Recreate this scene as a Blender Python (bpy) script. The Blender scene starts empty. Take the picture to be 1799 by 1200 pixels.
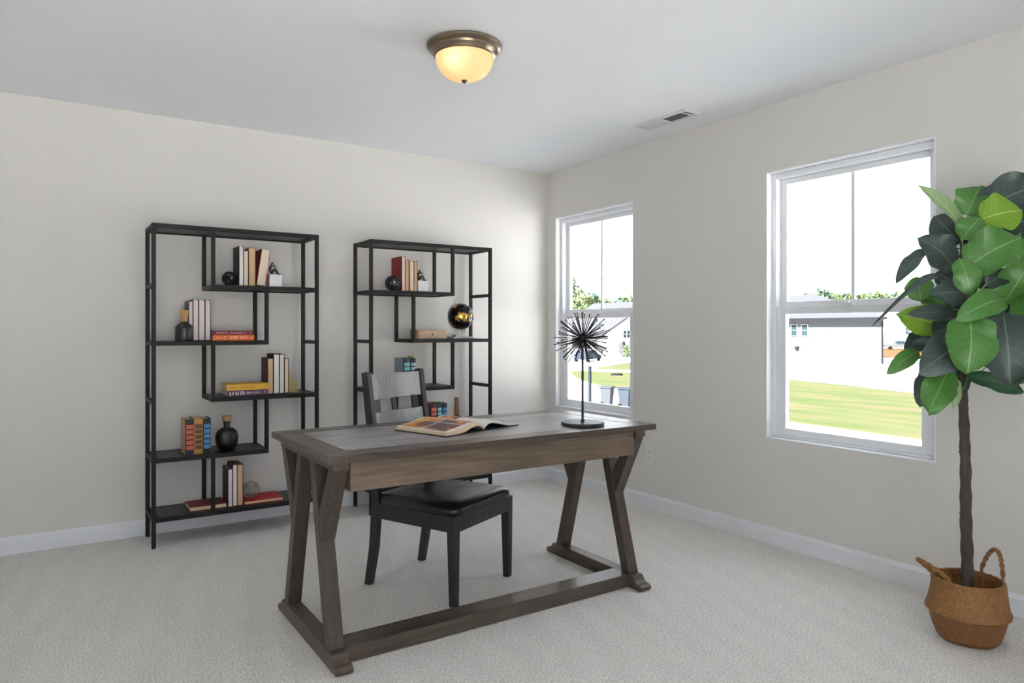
import bpy, bmesh, math, random
from mathutils import Vector, Matrix, Euler

# ------------------------------------------------------------------ camera, sky, sun, exposure
scene = bpy.context.scene
COL = scene.collection
PI = math.pi
cam_data = bpy.data.cameras.new('camera')
cam_data.sensor_width = 36.0
cam_data.lens = 36.0 * 1241.0 / 1799.0
cam_data.shift_y = -21.5 / 1799.0
cam_data.clip_start = 0.05
cam_data.clip_end = 1000
cam = bpy.data.objects.new('camera', cam_data)
COL.objects.link(cam)
cam.location = (-3.366, -4.584, 1.19)
cam.rotation_euler = (PI / 2, 0, math.radians(-33.5))
scene.camera = cam

SKY = 2.8
world = bpy.data.worlds.new('sky')
scene.world = world
world.use_nodes = True
bg = world.node_tree.nodes['Background']
bg.inputs['Color'].default_value = (0.89, 0.935, 1.0, 1)
bg.inputs['Strength'].default_value = SKY

sun_data = bpy.data.lights.new('sun', 'SUN')
sun_data.energy = 54.0
sun_data.angle = math.radians(1.0)
sun_data.color = (1.0, 0.985, 0.96)
sun = bpy.data.objects.new('sun', sun_data)
COL.objects.link(sun)
sun.rotation_euler = Vector((-0.74, -0.08, 0.62)).to_track_quat('Z', 'Y').to_euler()

scene.view_settings.view_transform = 'Standard'
scene.view_settings.look = 'None'
scene.view_settings.gamma = 1.0
scene.view_settings.use_curve_mapping = False
scene.view_settings.exposure = 0.57
scene.cycles.use_denoising = True
scene.cycles.max_bounces = 12
scene.cycles.diffuse_bounces = 7
scene.cycles.glossy_bounces = 4
scene.cycles.transparent_max_bounces = 16
scene.cycles.caustics_reflective = False
scene.cycles.caustics_refractive = False
scene.cycles.sample_clamp_indirect = 8.0

# ------------------------------------------------------------------ helpers
def tag(o, label=None, cat=None, group=None, kind=None):
    if label: o['label'] = label
    if cat: o['category'] = cat
    if group: o['group'] = group
    if kind: o['kind'] = kind
    return o

def thing(name, label, cat, loc=(0, 0, 0), rot=(0, 0, 0), group=None):
    o = bpy.data.objects.new(name, None)
    o.empty_display_size = 0.1
    COL.objects.link(o)
    o.location = loc
    o.rotation_euler = rot
    return tag(o, label, cat, group)

class MB:
    """collects boxes, prisms, lathes, tubes into one mesh"""
    def __init__(self): self.v = []; self.f = []; self.m = None
    def add(self, vs, fs):
        b = len(self.v)
        if self.m is not None: vs = [self.m @ Vector(p) for p in vs]
        self.v += [tuple(p) for p in vs]
        self.f += [tuple(i + b for i in f) for f in fs]
        return self
    def box(self, x0, x1, y0, y1, z0, z1):
        return self.add([(x0,y0,z0),(x1,y0,z0),(x1,y1,z0),(x0,y1,z0),(x0,y0,z1),(x1,y0,z1),(x1,y1,z1),(x0,y1,z1)],
                        [(3,2,1,0),(4,5,6,7),(0,1,5,4),(1,2,6,5),(2,3,7,6),(3,0,4,7)])
    def prism(self, poly, a0, a1, axis='x'):
        n = len(poly)
        def p(u, w, a):
            return (a,u,w) if axis == 'x' else ((u,a,w) if axis == 'y' else (u,w,a))
        vs = [p(u,w,a0) for u,w in poly] + [p(u,w,a1) for u,w in poly]
        fs = [tuple(range(n))[::-1], tuple(range(n, 2*n))] + [(i,(i+1)%n,(i+1)%n+n,i+n) for i in range(n)]
        return self.add(vs, fs)
    def lathe(self, prof, n=32, c=(0,0,0), closed=False):
        vs = []; fs = []
        for r, z in prof:
            for k in range(n):
                a = 2*PI*k/n
                vs.append((c[0]+r*math.cos(a), c[1]+r*math.sin(a), c[2]+z))
        m = len(prof)
        for i in range(m if closed else m-1):
            j = (i+1) % m
            for k in range(n):
                fs.append((i*n+k, i*n+(k+1)%n, j*n+(k+1)%n, j*n+k))
        if not closed:
            fs.append(tuple(range(n))[::-1]); fs.append(tuple((m-1)*n+k for k in range(n)))
        return self.add(vs, fs)
    def tube(self, pts, r, n=8, closed=False):
        pts = [Vector(p) for p in pts]; m = len(pts)
        rs = r if isinstance(r, (list, tuple)) else [r]*m
        vs = []; up = None
        for i in range(m):
            if closed: t = pts[(i+1)%m]-pts[i-1]
            else: t = pts[min(i+1,m-1)]-pts[max(i-1,0)]
            t.normalize()
            if up is None:
                up = Vector((0,0,1)) if abs(t.z) < 0.9 else Vector((1,0,0))
            s = t.cross(up).normalized(); up = s.cross(t).normalized()
            for k in range(n):
                a = 2*PI*k/n
                vs.append(pts[i] + rs[i]*(math.cos(a)*s + math.sin(a)*up))
        fs = []
        for i in range(m if closed else m-1):
            j = (i+1) % m
            for k in range(n):
                fs.append((i*n+k, i*n+(k+1)%n, j*n+(k+1)%n, j*n+k))
        if not closed:
            fs.append(tuple(range(n))[::-1]); fs.append(tuple((m-1)*n+k for k in range(n)))
        return self.add(vs, fs)
    def sphere(self, c, r, nu=16, nv=10):
        rx, ry, rz = (r,r,r) if not isinstance(r, (tuple, list)) else r
        vs = [(c[0],c[1],c[2]-rz)]
        for i in range(1, nv):
            th = -PI/2 + PI*i/nv
            for k in range(nu):
                a = 2*PI*k/nu
                vs.append((c[0]+rx*math.cos(th)*math.cos(a), c[1]+ry*math.cos(th)*math.sin(a), c[2]+rz*math.sin(th)))
        vs.append((c[0],c[1],c[2]+rz)); L = len(vs)-1
        fs = [(0, 1+(k+1)%nu, 1+k) for k in range(nu)]
        for i in range(nv-2):
            for k in range(nu):
                fs.append((1+i*nu+k, 1+i*nu+(k+1)%nu, 1+(i+1)*nu+(k+1)%nu, 1+(i+1)*nu+k))
        fs += [(1+(nv-2)*nu+k, 1+(nv-2)*nu+(k+1)%nu, L) for k in range(nu)]
        return self.add(vs, fs)
    def mesh(self, name, mat, smooth=False, off=(0,0,0)):
        me = bpy.data.meshes.new(name)
        me.from_pydata([(p[0]-off[0],p[1]-off[1],p[2]-off[2]) for p in self.v], [], self.f)
        if isinstance(mat, (list, tuple)):
            for x in mat: me.materials.append(x)
        elif mat: me.materials.append(mat)
        bm = bmesh.new(); bm.from_mesh(me); bmesh.ops.recalc_face_normals(bm, faces=bm.faces); bm.to_mesh(me); bm.free()
        if smooth:
            for p in me.polygons: p.use_smooth = True
            try: me.set_sharp_from_angle(angle=math.radians(40 if smooth is True else smooth))
            except Exception: pass
        me.update()
        return me
    def build(self, name, mat, parent=None, smooth=False, bevel=0, off=(0,0,0), label=None, seg=2):
        o = bpy.data.objects.new(name, self.mesh(name, mat, smooth, off))
        COL.objects.link(o)
        if parent: o.parent = parent
        if bevel:
            b = o.modifiers.new('bevel', 'BEVEL'); b.width = bevel; b.segments = seg; b.limit_method = 'ANGLE'; b.angle_limit = math.radians(35)
            b.harden_normals = False
        if label: o['label'] = label
        return o

def inst(name, me, parent, loc=(0,0,0), rot=(0,0,0), scale=(1,1,1)):
    o = bpy.data.objects.new(name, me); COL.objects.link(o); o.parent = parent
    o.location = loc; o.rotation_euler = rot; o.scale = scale
    return o

# ------------------------------------------------------------------ materials
def new_mat(name):
    m = bpy.data.materials.new(name); m.use_nodes = True
    nt = m.node_tree
    return m, nt, nt.nodes['Principled BSDF']

def plain(name, col, rough=0.5, metal=0.0, noise=0.0, scale=30, bump=0.0, bscale=120, spec=0.5):
    m, nt, b = new_mat(name)
    N, L = nt.nodes, nt.links
    b.inputs['Roughness'].default_value = rough; b.inputs['Metallic'].default_value = metal
    b.inputs['Specular IOR Level'].default_value = spec
    tc = N.new('ShaderNodeTexCoord')
    nz = N.new('ShaderNodeTexNoise'); nz.inputs['Scale'].default_value = scale; nz.inputs['Detail'].default_value = 4
    L.new(tc.outputs['Object'], nz.inputs['Vector'])
    mx = N.new('ShaderNodeMix'); mx.data_type = 'RGBA'
    k = noise if noise else 0.03
    mx.inputs['A'].default_value = (*[c*(1-k) for c in col], 1); mx.inputs['B'].default_value = (*[min(1, c*(1+k)) for c in col], 1)
    L.new(nz.outputs['Fac'], mx.inputs['Factor']); L.new(mx.outputs['Result'], b.inputs['Base Color'])
    if bump:
        n2 = N.new('ShaderNodeTexNoise'); n2.inputs['Scale'].default_value = bscale; n2.inputs['Detail'].default_value = 3
        L.new(tc.outputs['Object'], n2.inputs['Vector'])
        bp = N.new('ShaderNodeBump'); bp.inputs['Strength'].default_value = bump; bp.inputs['Distance'].default_value = 0.002
        L.new(n2.outputs['Fac'], bp.inputs['Height']); L.new(bp.outputs['Normal'], b.inputs['Normal'])
    return m

def wood(name, dark, light, axis='x', rough=0.42, stretch=14, scale=5.0, bump=0.15, spec=0.5, contrast=(0.3, 0.72)):
    m, nt, b = new_mat(name)
    N, L = nt.nodes, nt.links
    b.inputs['Roughness'].default_value = rough; b.inputs['Specular IOR Level'].default_value = spec
    tc = N.new('ShaderNodeTexCoord'); mp = N.new('ShaderNodeMapping')
    s = {'x': (1, stretch, stretch), 'y': (stretch, 1, stretch), 'z': (stretch, stretch, 1)}[axis]
    mp.inputs['Scale'].default_value = s
    L.new(tc.outputs['Object'], mp.inputs['Vector'])
    n1 = N.new('ShaderNodeTexNoise'); n1.inputs['Scale'].default_value = scale; n1.inputs['Detail'].default_value = 6; n1.inputs['Distortion'].default_value = 0.6
    L.new(mp.outputs['Vector'], n1.inputs['Vector'])
    n2 = N.new('ShaderNodeTexNoise'); n2.inputs['Scale'].default_value = 3.0; n2.inputs['Detail'].default_value = 3
    L.new(tc.outputs['Object'], n2.inputs['Vector'])
    ad = N.new('ShaderNodeMath'); ad.operation = 'MULTIPLY_ADD'; ad.inputs[1].default_value = 0.65
    L.new(n1.outputs['Fac'], ad.inputs[0])
    m2 = N.new('ShaderNodeMath'); m2.operation = 'MULTIPLY'; m2.inputs[1].default_value = 0.35
    L.new(n2.outputs['Fac'], m2.inputs[0]); L.new(m2.outputs[0], ad.inputs[2])
    cr = N.new('ShaderNodeValToRGB')
    cr.color_ramp.elements[0].position = contrast[0]; cr.color_ramp.elements[0].color = (*dark, 1)
    cr.color_ramp.elements[1].position = contrast[1]; cr.color_ramp.elements[1].color = (*light, 1)
    L.new(ad.outputs[0], cr.inputs['Fac']); L.new(cr.outputs['Color'], b.inputs['Base Color'])
    bp = N.new('ShaderNodeBump'); bp.inputs['Strength'].default_value = bump; bp.inputs['Distance'].default_value = 0.002
    L.new(n1.outputs['Fac'], bp.inputs['Height']); L.new(bp.outputs['Normal'], b.inputs['Normal'])
    return m

def carpet_mat():
    m, nt, b = new_mat('carpet')
    N, L = nt.nodes, nt.links
    b.inputs['Roughness'].default_value = 0.95; b.inputs['Specular IOR Level'].default_value = 0.1
    tc = N.new('ShaderNodeTexCoord')
    fine = N.new('ShaderNodeTexNoise'); fine.inputs['Scale'].default_value = 130; fine.inputs['Detail'].default_value = 4; fine.inputs['Roughness'].default_value = 0.7
    vor = N.new('ShaderNodeTexVoronoi'); vor.inputs['Scale'].default_value = 120
    big = N.new('ShaderNodeTexNoise'); big.inputs['Scale'].default_value = 2.2; big.inputs['Detail'].default_value = 2
    for n in (fine, vor, big): L.new(tc.outputs['Object'], n.inputs['Vector'])
    # faint strokes left by the vacuum cleaner
    mp = N.new('ShaderNodeMapping'); mp.inputs['Rotation'].default_value = (0, 0, 0.25)
    L.new(tc.outputs['Object'], mp.inputs['Vector'])
    wv = N.new('ShaderNodeTexWave'); wv.inputs['Scale'].default_value = 2.0; wv.inputs['Distortion'].default_value = 5.0; wv.inputs['Detail'].default_value = 2
    L.new(mp.outputs['Vector'], wv.inputs['Vector'])
    cr = N.new('ShaderNodeValToRGB')
    cr.color_ramp.elements[0].position = 0.34; cr.color_ramp.elements[0].color = (0.50, 0.485, 0.462, 1)
    cr.color_ramp.elements[1].position = 0.62; cr.color_ramp.elements[1].color = (0.90, 0.88, 0.85, 1)
    L.new(fine.outputs['Fac'], cr.inputs['Fac'])
    hs = N.new('ShaderNodeMix'); hs.data_type = 'RGBA'; hs.blend_type = 'MULTIPLY'; hs.inputs['Factor'].default_value = 1.0
    sm = N.new('ShaderNodeMath'); sm.operation = 'ADD'
    L.new(big.outputs['Fac'], sm.inputs[0]); L.new(wv.outputs['Fac'], sm.inputs[1])
    mr = N.new('ShaderNodeMapRange'); mr.inputs['From Min'].default_value = 0.3; mr.inputs['From Max'].default_value = 1.6
    mr.inputs['To Min'].default_value = 0.97; mr.inputs['To Max'].default_value = 1.02
    L.new(sm.outputs[0], mr.inputs['Value'])
    L.new(cr.outputs['Color'], hs.inputs['A']); L.new(mr.outputs['Result'], hs.inputs['B'])
    L.new(hs.outputs['Result'], b.inputs['Base Color'])
    ad = N.new('ShaderNodeMath'); ad.operation = 'ADD'
    L.new(fine.outputs['Fac'], ad.inputs[0]); L.new(vor.outputs['Distance'], ad.inputs[1])
    bp = N.new('ShaderNodeBump'); bp.inputs['Strength'].default_value = 0.55; bp.inputs['Distance'].default_value = 0.008
    L.new(ad.outputs[0], bp.inputs['Height']); L.new(bp.outputs['Normal'], b.inputs['Normal'])
    return m

def glass_mat():
    m, nt, b = new_mat('window_glass')
    N, L = nt.nodes, nt.links
    out = N['Material Output']; N.remove(b)
    tr = N.new('ShaderNodeBsdfTransparent'); tr.inputs['Color'].default_value = (0.97, 0.97, 0.97, 1)
    gl = N.new('ShaderNodeBsdfGlossy'); gl.inputs['Roughness'].default_value = 0.0
    lw = N.new('ShaderNodeLayerWeight'); lw.inputs['Blend'].default_value = 0.5
    pw = N.new('ShaderNodeMath'); pw.operation = 'POWER'; pw.inputs[1].default_value = 5.0; L.new(lw.outputs['Facing'], pw.inputs[0])
    fr = N.new('ShaderNodeMath'); fr.operation = 'MULTIPLY_ADD'; fr.inputs[1].default_value = 0.9; fr.inputs[2].default_value = 0.03; L.new(pw.outputs[0], fr.inputs[0])
    mx = N.new('ShaderNodeMixShader')
    L.new(fr.outputs[0], mx.inputs[0]); L.new(tr.outputs[0], mx.inputs[1]); L.new(gl.outputs[0], mx.inputs[2]); L.new(mx.outputs[0], out.inputs['Surface'])
    return m

def leaf_mat(name, top, back, vein, spec=0.5, vein_top=None):
    m, nt, b = new_mat(name)
    N, L = nt.nodes, nt.links
    uv = N.new('ShaderNodeUVMap'); sep = N.new('ShaderNodeSeparateXYZ'); L.new(uv.outputs[0], sep.inputs[0])
    geo = N.new('ShaderNodeNewGeometry')
    def math_(op, a, bb=None, v=None):
        n = N.new('ShaderNodeMath'); n.operation = op
        if hasattr(a, 'links'): L.new(a, n.inputs[0])
        else: n.inputs[0].default_value = a
        if bb is not None:
            if hasattr(bb, 'links'): L.new(bb, n.inputs[1])
            else: n.inputs[1].default_value = bb
        return n.outputs[0]
    av = math_('ABSOLUTE', sep.outputs['Y'])
    mid = math_('LESS_THAN', av, 0.035)
    # side veins: oblique lines rising from the midrib
    t = math_('SUBTRACT', math_('MULTIPLY', sep.outputs['X'], 7.0), math_('MULTIPLY', av, 1.6))
    fr = math_('ABSOLUTE', math_('SUBTRACT', math_('FRACT', t), 0.5))
    side = math_('MULTIPLY', math_('LESS_THAN', fr, 0.035), 0.45)
    vf = math_('MAXIMUM', mid, side)
    tc = N.new('ShaderNodeTexCoord')
    nz = N.new('ShaderNodeTexNoise'); nz.inputs['Scale'].default_value = 14; L.new(tc.outputs['Object'], nz.inputs['Vector'])
    c1 = N.new('ShaderNodeMix'); c1.data_type = 'RGBA'
    c1.inputs['A'].default_value = (*top, 1); c1.inputs['B'].default_value = (*back, 1); L.new(geo.outputs['Backfacing'], c1.inputs['Factor'])
    c2 = N.new('ShaderNodeMix'); c2.data_type = 'RGBA'; c2.blend_type = 'MULTIPLY'; c2.inputs['Factor'].default_value = 0.5
    L.new(c1.outputs['Result'], c2.inputs['A']); L.new(nz.outputs['Color'], c2.inputs['B'])
    c3 = N.new('ShaderNodeMix'); c3.data_type = 'RGBA'; L.new(vf, c3.inputs['Factor'])
    vt = vein_top or tuple(c*2.2+0.02 for c in top)
    c4 = N.new('ShaderNodeMix'); c4.data_type = 'RGBA'; L.new(geo.outputs['Backfacing'], c4.inputs['Factor'])
    c4.inputs['A'].default_value = (*vt, 1); c4.inputs['B'].default_value = (*vein, 1)
    L.new(c1.outputs['Result'], c3.inputs['A']); L.new(c4.outputs['Result'], c3.inputs['B'])
    L.new(c3.outputs['Result'], b.inputs['Base Color'])
    b.inputs['Roughness'].default_value = 0.36; b.inputs['Specular IOR Level'].default_value = spec
    bp = N.new('ShaderNodeBump'); bp.inputs['Strength'].default_value = 0.3; bp.inputs['Distance'].default_value = 0.003
    L.new(vf, bp.inputs['Height']); L.new(bp.outputs['Normal'], b.inputs['Normal'])
    # thin leaf lets a little light through
    out = N['Material Output']
    tl = N.new('ShaderNodeBsdfTranslucent'); L.new(c3.outputs['Result'], tl.inputs['Color'])
    mx = N.new('ShaderNodeMixShader'); mx.inputs[0].default_value = 0.12
    L.new(b.outputs[0], mx.inputs[1]); L.new(tl.outputs[0], mx.inputs[2]); L.new(mx.outputs[0], out.inputs['Surface'])
    return m

def pages_mat(name, col, axis=(600, 1, 1)):
    m, nt, b = new_mat(name)
    N, L = nt.nodes, nt.links
    tc = N.new('ShaderNodeTexCoord'); mp = N.new('ShaderNodeMapping'); mp.inputs['Scale'].default_value = axis
    L.new(tc.outputs['Object'], mp.inputs['Vector'])
    nz = N.new('ShaderNodeTexNoise'); nz.inputs['Scale'].default_value = 1.0; nz.inputs['Detail'].default_value = 2
    L.new(mp.outputs['Vector'], nz.inputs['Vector'])
    mx = N.new('ShaderNodeMix'); mx.data_type = 'RGBA'
    mx.inputs['A'].default_value = (*[c*0.82 for c in col], 1); mx.inputs['B'].default_value = (*col, 1)
    L.new(nz.outputs['Fac'], mx.inputs['Factor']); L.new(mx.outputs['Result'], b.inputs['Base Color'])
    b.inputs['Roughness'].default_value = 0.8
    return m

M = {}
M['wall'] = plain('wall_paint', (0.668, 0.650, 0.623), 0.85, bump=0.06, bscale=260, noise=0.012, scale=3)
M['ceiling'] = plain('ceiling_paint', (0.87, 0.895, 0.93), 0.9, bump=0.12, bscale=180, noise=0.012, scale=4)
M['trim'] = plain('white_trim_paint', (0.74, 0.755, 0.79), 0.4)
M['vinyl'] = plain('white_vinyl', (0.80, 0.815, 0.84), 0.35)
M['carpet'] = carpet_mat()
M['glass'] = glass_mat()
M['blackmetal'] = plain('black_metal', (0.009, 0.0085, 0.008), 0.5, 0.0, noise=0.15, spec=0.3)
M['shelfwood'] = wood('dark_shelf_board', (0.008, 0.0075, 0.007), (0.024, 0.021, 0.019), 'x', 0.4, 16, spec=0.35)
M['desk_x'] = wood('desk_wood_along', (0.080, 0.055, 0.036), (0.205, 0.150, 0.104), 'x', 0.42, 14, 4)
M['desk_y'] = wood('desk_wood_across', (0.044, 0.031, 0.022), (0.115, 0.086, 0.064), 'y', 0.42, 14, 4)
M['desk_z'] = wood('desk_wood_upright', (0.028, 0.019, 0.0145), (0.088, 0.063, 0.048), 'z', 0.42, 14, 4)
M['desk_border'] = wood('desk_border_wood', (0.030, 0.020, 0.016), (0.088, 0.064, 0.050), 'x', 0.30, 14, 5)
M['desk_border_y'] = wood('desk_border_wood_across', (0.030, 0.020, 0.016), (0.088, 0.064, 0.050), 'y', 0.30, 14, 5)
M['desk_inset'] = wood('desk_inset_grey', (0.125, 0.118, 0.122), (0.40, 0.385, 0.40), 'x', 0.32, 4, 3.2)
M['chairwood'] = wood('espresso_wood', (0.013, 0.010, 0.010), (0.032, 0.026, 0.025), 'z', 0.38, 14, 6)
M['chairslat'] = wood('espresso_slat_painted_glare', (0.10, 0.098, 0.098), (0.27, 0.265, 0.265), 'z', 0.3, 8, 9, spec=1.0)  # dark wood with window glare painted in as a paler base colour
M['stretcher'] = wood('desk_stretcher_wood', (0.040, 0.029, 0.022), (0.110, 0.083, 0.064), 'x', 0.34, 14, 4)
M['leather'] = plain('black_leather', (0.012, 0.012, 0.013), 0.24, bump=0.15, bscale=400, noise=0.2)
M['bronze'] = plain('aged_bronze', (0.24, 0.19, 0.13), 0.32, 0.85, noise=0.1)
M['gold'] = plain('brass', (0.62, 0.50, 0.22), 0.28, 0.9, noise=0.1)
M['black_ceramic'] = plain('matt_black_ceramic', (0.014, 0.014, 0.014), 0.38, noise=0.15)
M['cork'] = plain('cork', (0.45, 0.27, 0.11), 0.75, noise=0.35, scale=60, bump=0.2)
M['stopper'] = wood('stopper_wood', (0.14, 0.06, 0.025), (0.36, 0.19, 0.09), 'z', 0.5, 6, 20)
M['boxwood'] = wood('pale_box_wood', (0.30, 0.19, 0.115), (0.55, 0.40, 0.28), 'x', 0.6, 10, 9)
M['silver'] = plain('silver_wire', (0.42, 0.41, 0.39), 0.35, 0.9)
M['marble'] = plain('white_marble', (0.80, 0.81, 0.84), 0.35, noise=0.08, scale=25)
M['dark_iron'] = plain('dark_iron', (0.028, 0.027, 0.026), 0.42, 0.3, noise=0.2)
M['ivory_plastic'] = plain('outlet_plastic', (0.72, 0.69, 0.65), 0.4)
M['slot'] = plain('outlet_slots', (0.22, 0.2, 0.19), 0.6)
M['vent'] = plain('white_vent_metal', (0.72, 0.73, 0.745), 0.45)
M['ventdark'] = plain('vent_shade_grey', (0.10, 0.105, 0.11), 0.8)  # grey that paints in the shade inside the vent
M['pg_cream'] = pages_mat('cream_pages', (0.74, 0.66, 0.52))
M['pg_white'] = pages_mat('white_pages', (0.80, 0.77, 0.73))
M['pg_tan'] = pages_mat('tan_pages', (0.62, 0.43, 0.24))
M['pg_flat'] = pages_mat('cream_page_stack', (0.70, 0.56, 0.38), (1, 1, 600))
def cloth(name, c): return plain(name, c, 0.6, noise=0.12, scale=80, bump=0.1, bscale=500)
M['c_black'] = cloth('black_cover', (0.022, 0.024, 0.028))
M['c_red'] = cloth('red_cover', (0.30, 0.022, 0.018))
M['c_brightred'] = cloth('bright_red_cover', (0.45, 0.010, 0.012))
M['c_maroon'] = cloth('maroon_cover', (0.065, 0.018, 0.024))
M['c_winered'] = cloth('wine_red_cover', (0.17, 0.012, 0.024))
M['c_brown'] = cloth('brown_cover', (0.21, 0.085, 0.035))
M['c_tan'] = cloth('tan_cover', (0.50, 0.31, 0.14))
M['c_orange'] = cloth('orange_cover', (0.80, 0.16, 0.012))
M['c_yellow'] = cloth('yellow_cover', (0.68, 0.38, 0.035))
M['c_purple'] = cloth('purple_cover', (0.075, 0.045, 0.09))
M['c_cream'] = cloth('cream_cover', (0.66, 0.62, 0.55))
M['c_navy'] = cloth('navy_cover', (0.012, 0.022, 0.035))
M['c_teal'] = cloth('dark_teal_cover', (0.02, 0.055, 0.075))
M['p_red'] = cloth('coral_patch', (0.55, 0.13, 0.075))
M['p_gold'] = cloth('gilt_spine', (0.42, 0.22, 0.05))
M['p_brown'] = cloth('brown_patch', (0.12, 0.045, 0.02))
M['p_blue'] = cloth('blue_patch', (0.07, 0.24, 0.48))
M['p_aqua'] = cloth('aqua_patch', (0.16, 0.46, 0.50))
M['p_greyblue'] = cloth('grey_blue_patch', (0.30, 0.37, 0.45))
M['ink_white'] = plain('white_print', (0.78, 0.74, 0.74), 0.6)
M['ink_pink'] = plain('pink_print', (0.70, 0.42, 0.48), 0.6)
M['ink_brown'] = plain('brown_print', (0.35, 0.17, 0.02), 0.6)
M['ink_grey'] = plain('grey_print', (0.62, 0.58, 0.52), 0.6)
M['leaf'] = leaf_mat('fig_leaf', (0.042, 0.067, 0.058), (0.060, 0.19, 0.032), (0.20, 0.33, 0.10))
M['leaf_y'] = leaf_mat('fig_leaf_young', (0.03, 0.06, 0.05), (0.17, 0.33, 0.02), (0.42, 0.55, 0.10))
M['leaf_p'] = leaf_mat('fig_leaf_pale', (0.12, 0.17, 0.12), (0.25, 0.36, 0.18), (0.55, 0.62, 0.33))
M['leaf_c'] = leaf_mat('fig_leaf_curled', (0.045, 0.062, 0.058), (0.10, 0.12, 0.08), (0.13, 0.16, 0.12))
M['bark'] = plain('fig_bark', (0.060, 0.047, 0.042), 0.85, noise=0.5, scale=40, bump=0.9, bscale=90)
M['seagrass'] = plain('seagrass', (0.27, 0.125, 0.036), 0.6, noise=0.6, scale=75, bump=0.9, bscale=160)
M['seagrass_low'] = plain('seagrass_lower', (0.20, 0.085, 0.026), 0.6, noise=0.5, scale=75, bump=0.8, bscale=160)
M['braid'] = plain('seagrass_braid', (0.24, 0.11, 0.035), 0.7, noise=0.6, scale=45, bump=0.4)
M['soil'] = plain('potting_soil', (0.03, 0.02, 0.015), 0.95, noise=0.5, bump=0.8)

# ------------------------------------------------------------------ the room
H = 2.44; XL = -4.7; YF = -6.2; TH = 0.16
W1 = (-1.007, -0.118); W2 = (-2.978, -2.07); WZ = (0.58, 2.07)
FW3 = (-4.66, -2.35); FZ = (0.12, 2.28)  # unseen opening behind the camera, added to let in fill light

def struct(o, label=None): return tag(o, label, None, None, 'structure')
def holed(mb, a0, a1, holes, z0, z1, put):
    """wall of boxes along a from a0 to a1 with openings (b0, b1) between z0 and z1"""
    cur = a0
    for b0, b1 in sorted(holes):
        put(mb, cur, b0, 0, H); put(mb, b0, b1, 0, z0); put(mb, b0, b1, z1, H); cur = b1
    put(mb, cur, a1, 0, H)
mb = MB(); mb.box(XL-TH, TH, YF-TH, TH, -0.25, 0)
struct(mb.build('floor', M['carpet']), 'light beige grey cut pile carpet')
mb = MB(); mb.box(XL-TH, TH, YF-TH, TH, H, H+0.2)
struct(mb.build('ceiling', M['ceiling']), 'flat white painted ceiling')
mb = MB(); mb.box(XL-TH, TH, 0, TH, 0, H)
struct(mb.build('wall_back', M['wall']), 'warm grey wall behind the bookcases')
mb = MB(); holed(mb, YF, 0, [W1, W2], *WZ, lambda m, a, b, z0, z1: m.box(0, TH, a, b, z0, z1))
struct(mb.build('wall_right', M['wall']), 'warm grey wall with two windows')
mb = MB(); mb.box(XL-TH, XL, YF, 0, 0, H)
struct(mb.build('wall_left', M['wall']))
mb = MB(); holed(mb, XL-TH, TH, [FW3], *FZ, lambda m, a, b, z0, z1: m.box(a, b, YF-TH, YF, z0, z1))
struct(mb.build('wall_front', M['wall']))

bp = [(0, 0), (0, 0.092), (0.004, 0.092), (0.011, 0.078), (0.014, 0.074), (0.014, 0)]
mb = MB(); mb.prism([(-d, z) for d, z in bp], XL, 0, 'x'); struct(mb.build('baseboard_back', M['trim']), 'white baseboard below the bookcase wall')
mb = MB(); mb.prism([(-d, z) for d, z in bp], YF, -0.014, 'y'); struct(mb.build('baseboard_right', M['trim']), 'white baseboard below the windows')
mb = MB(); mb.prism([(XL+d, z) for d, z in bp], YF, -0.014, 'y'); struct(mb.build('baseboard_left', M['trim']))
mb = MB(); mb.prism([(YF+d, z) for d, z in bp], XL+0.014, -0.014, 'x'); struct(mb.build('baseboard_front', M['trim']))

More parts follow.
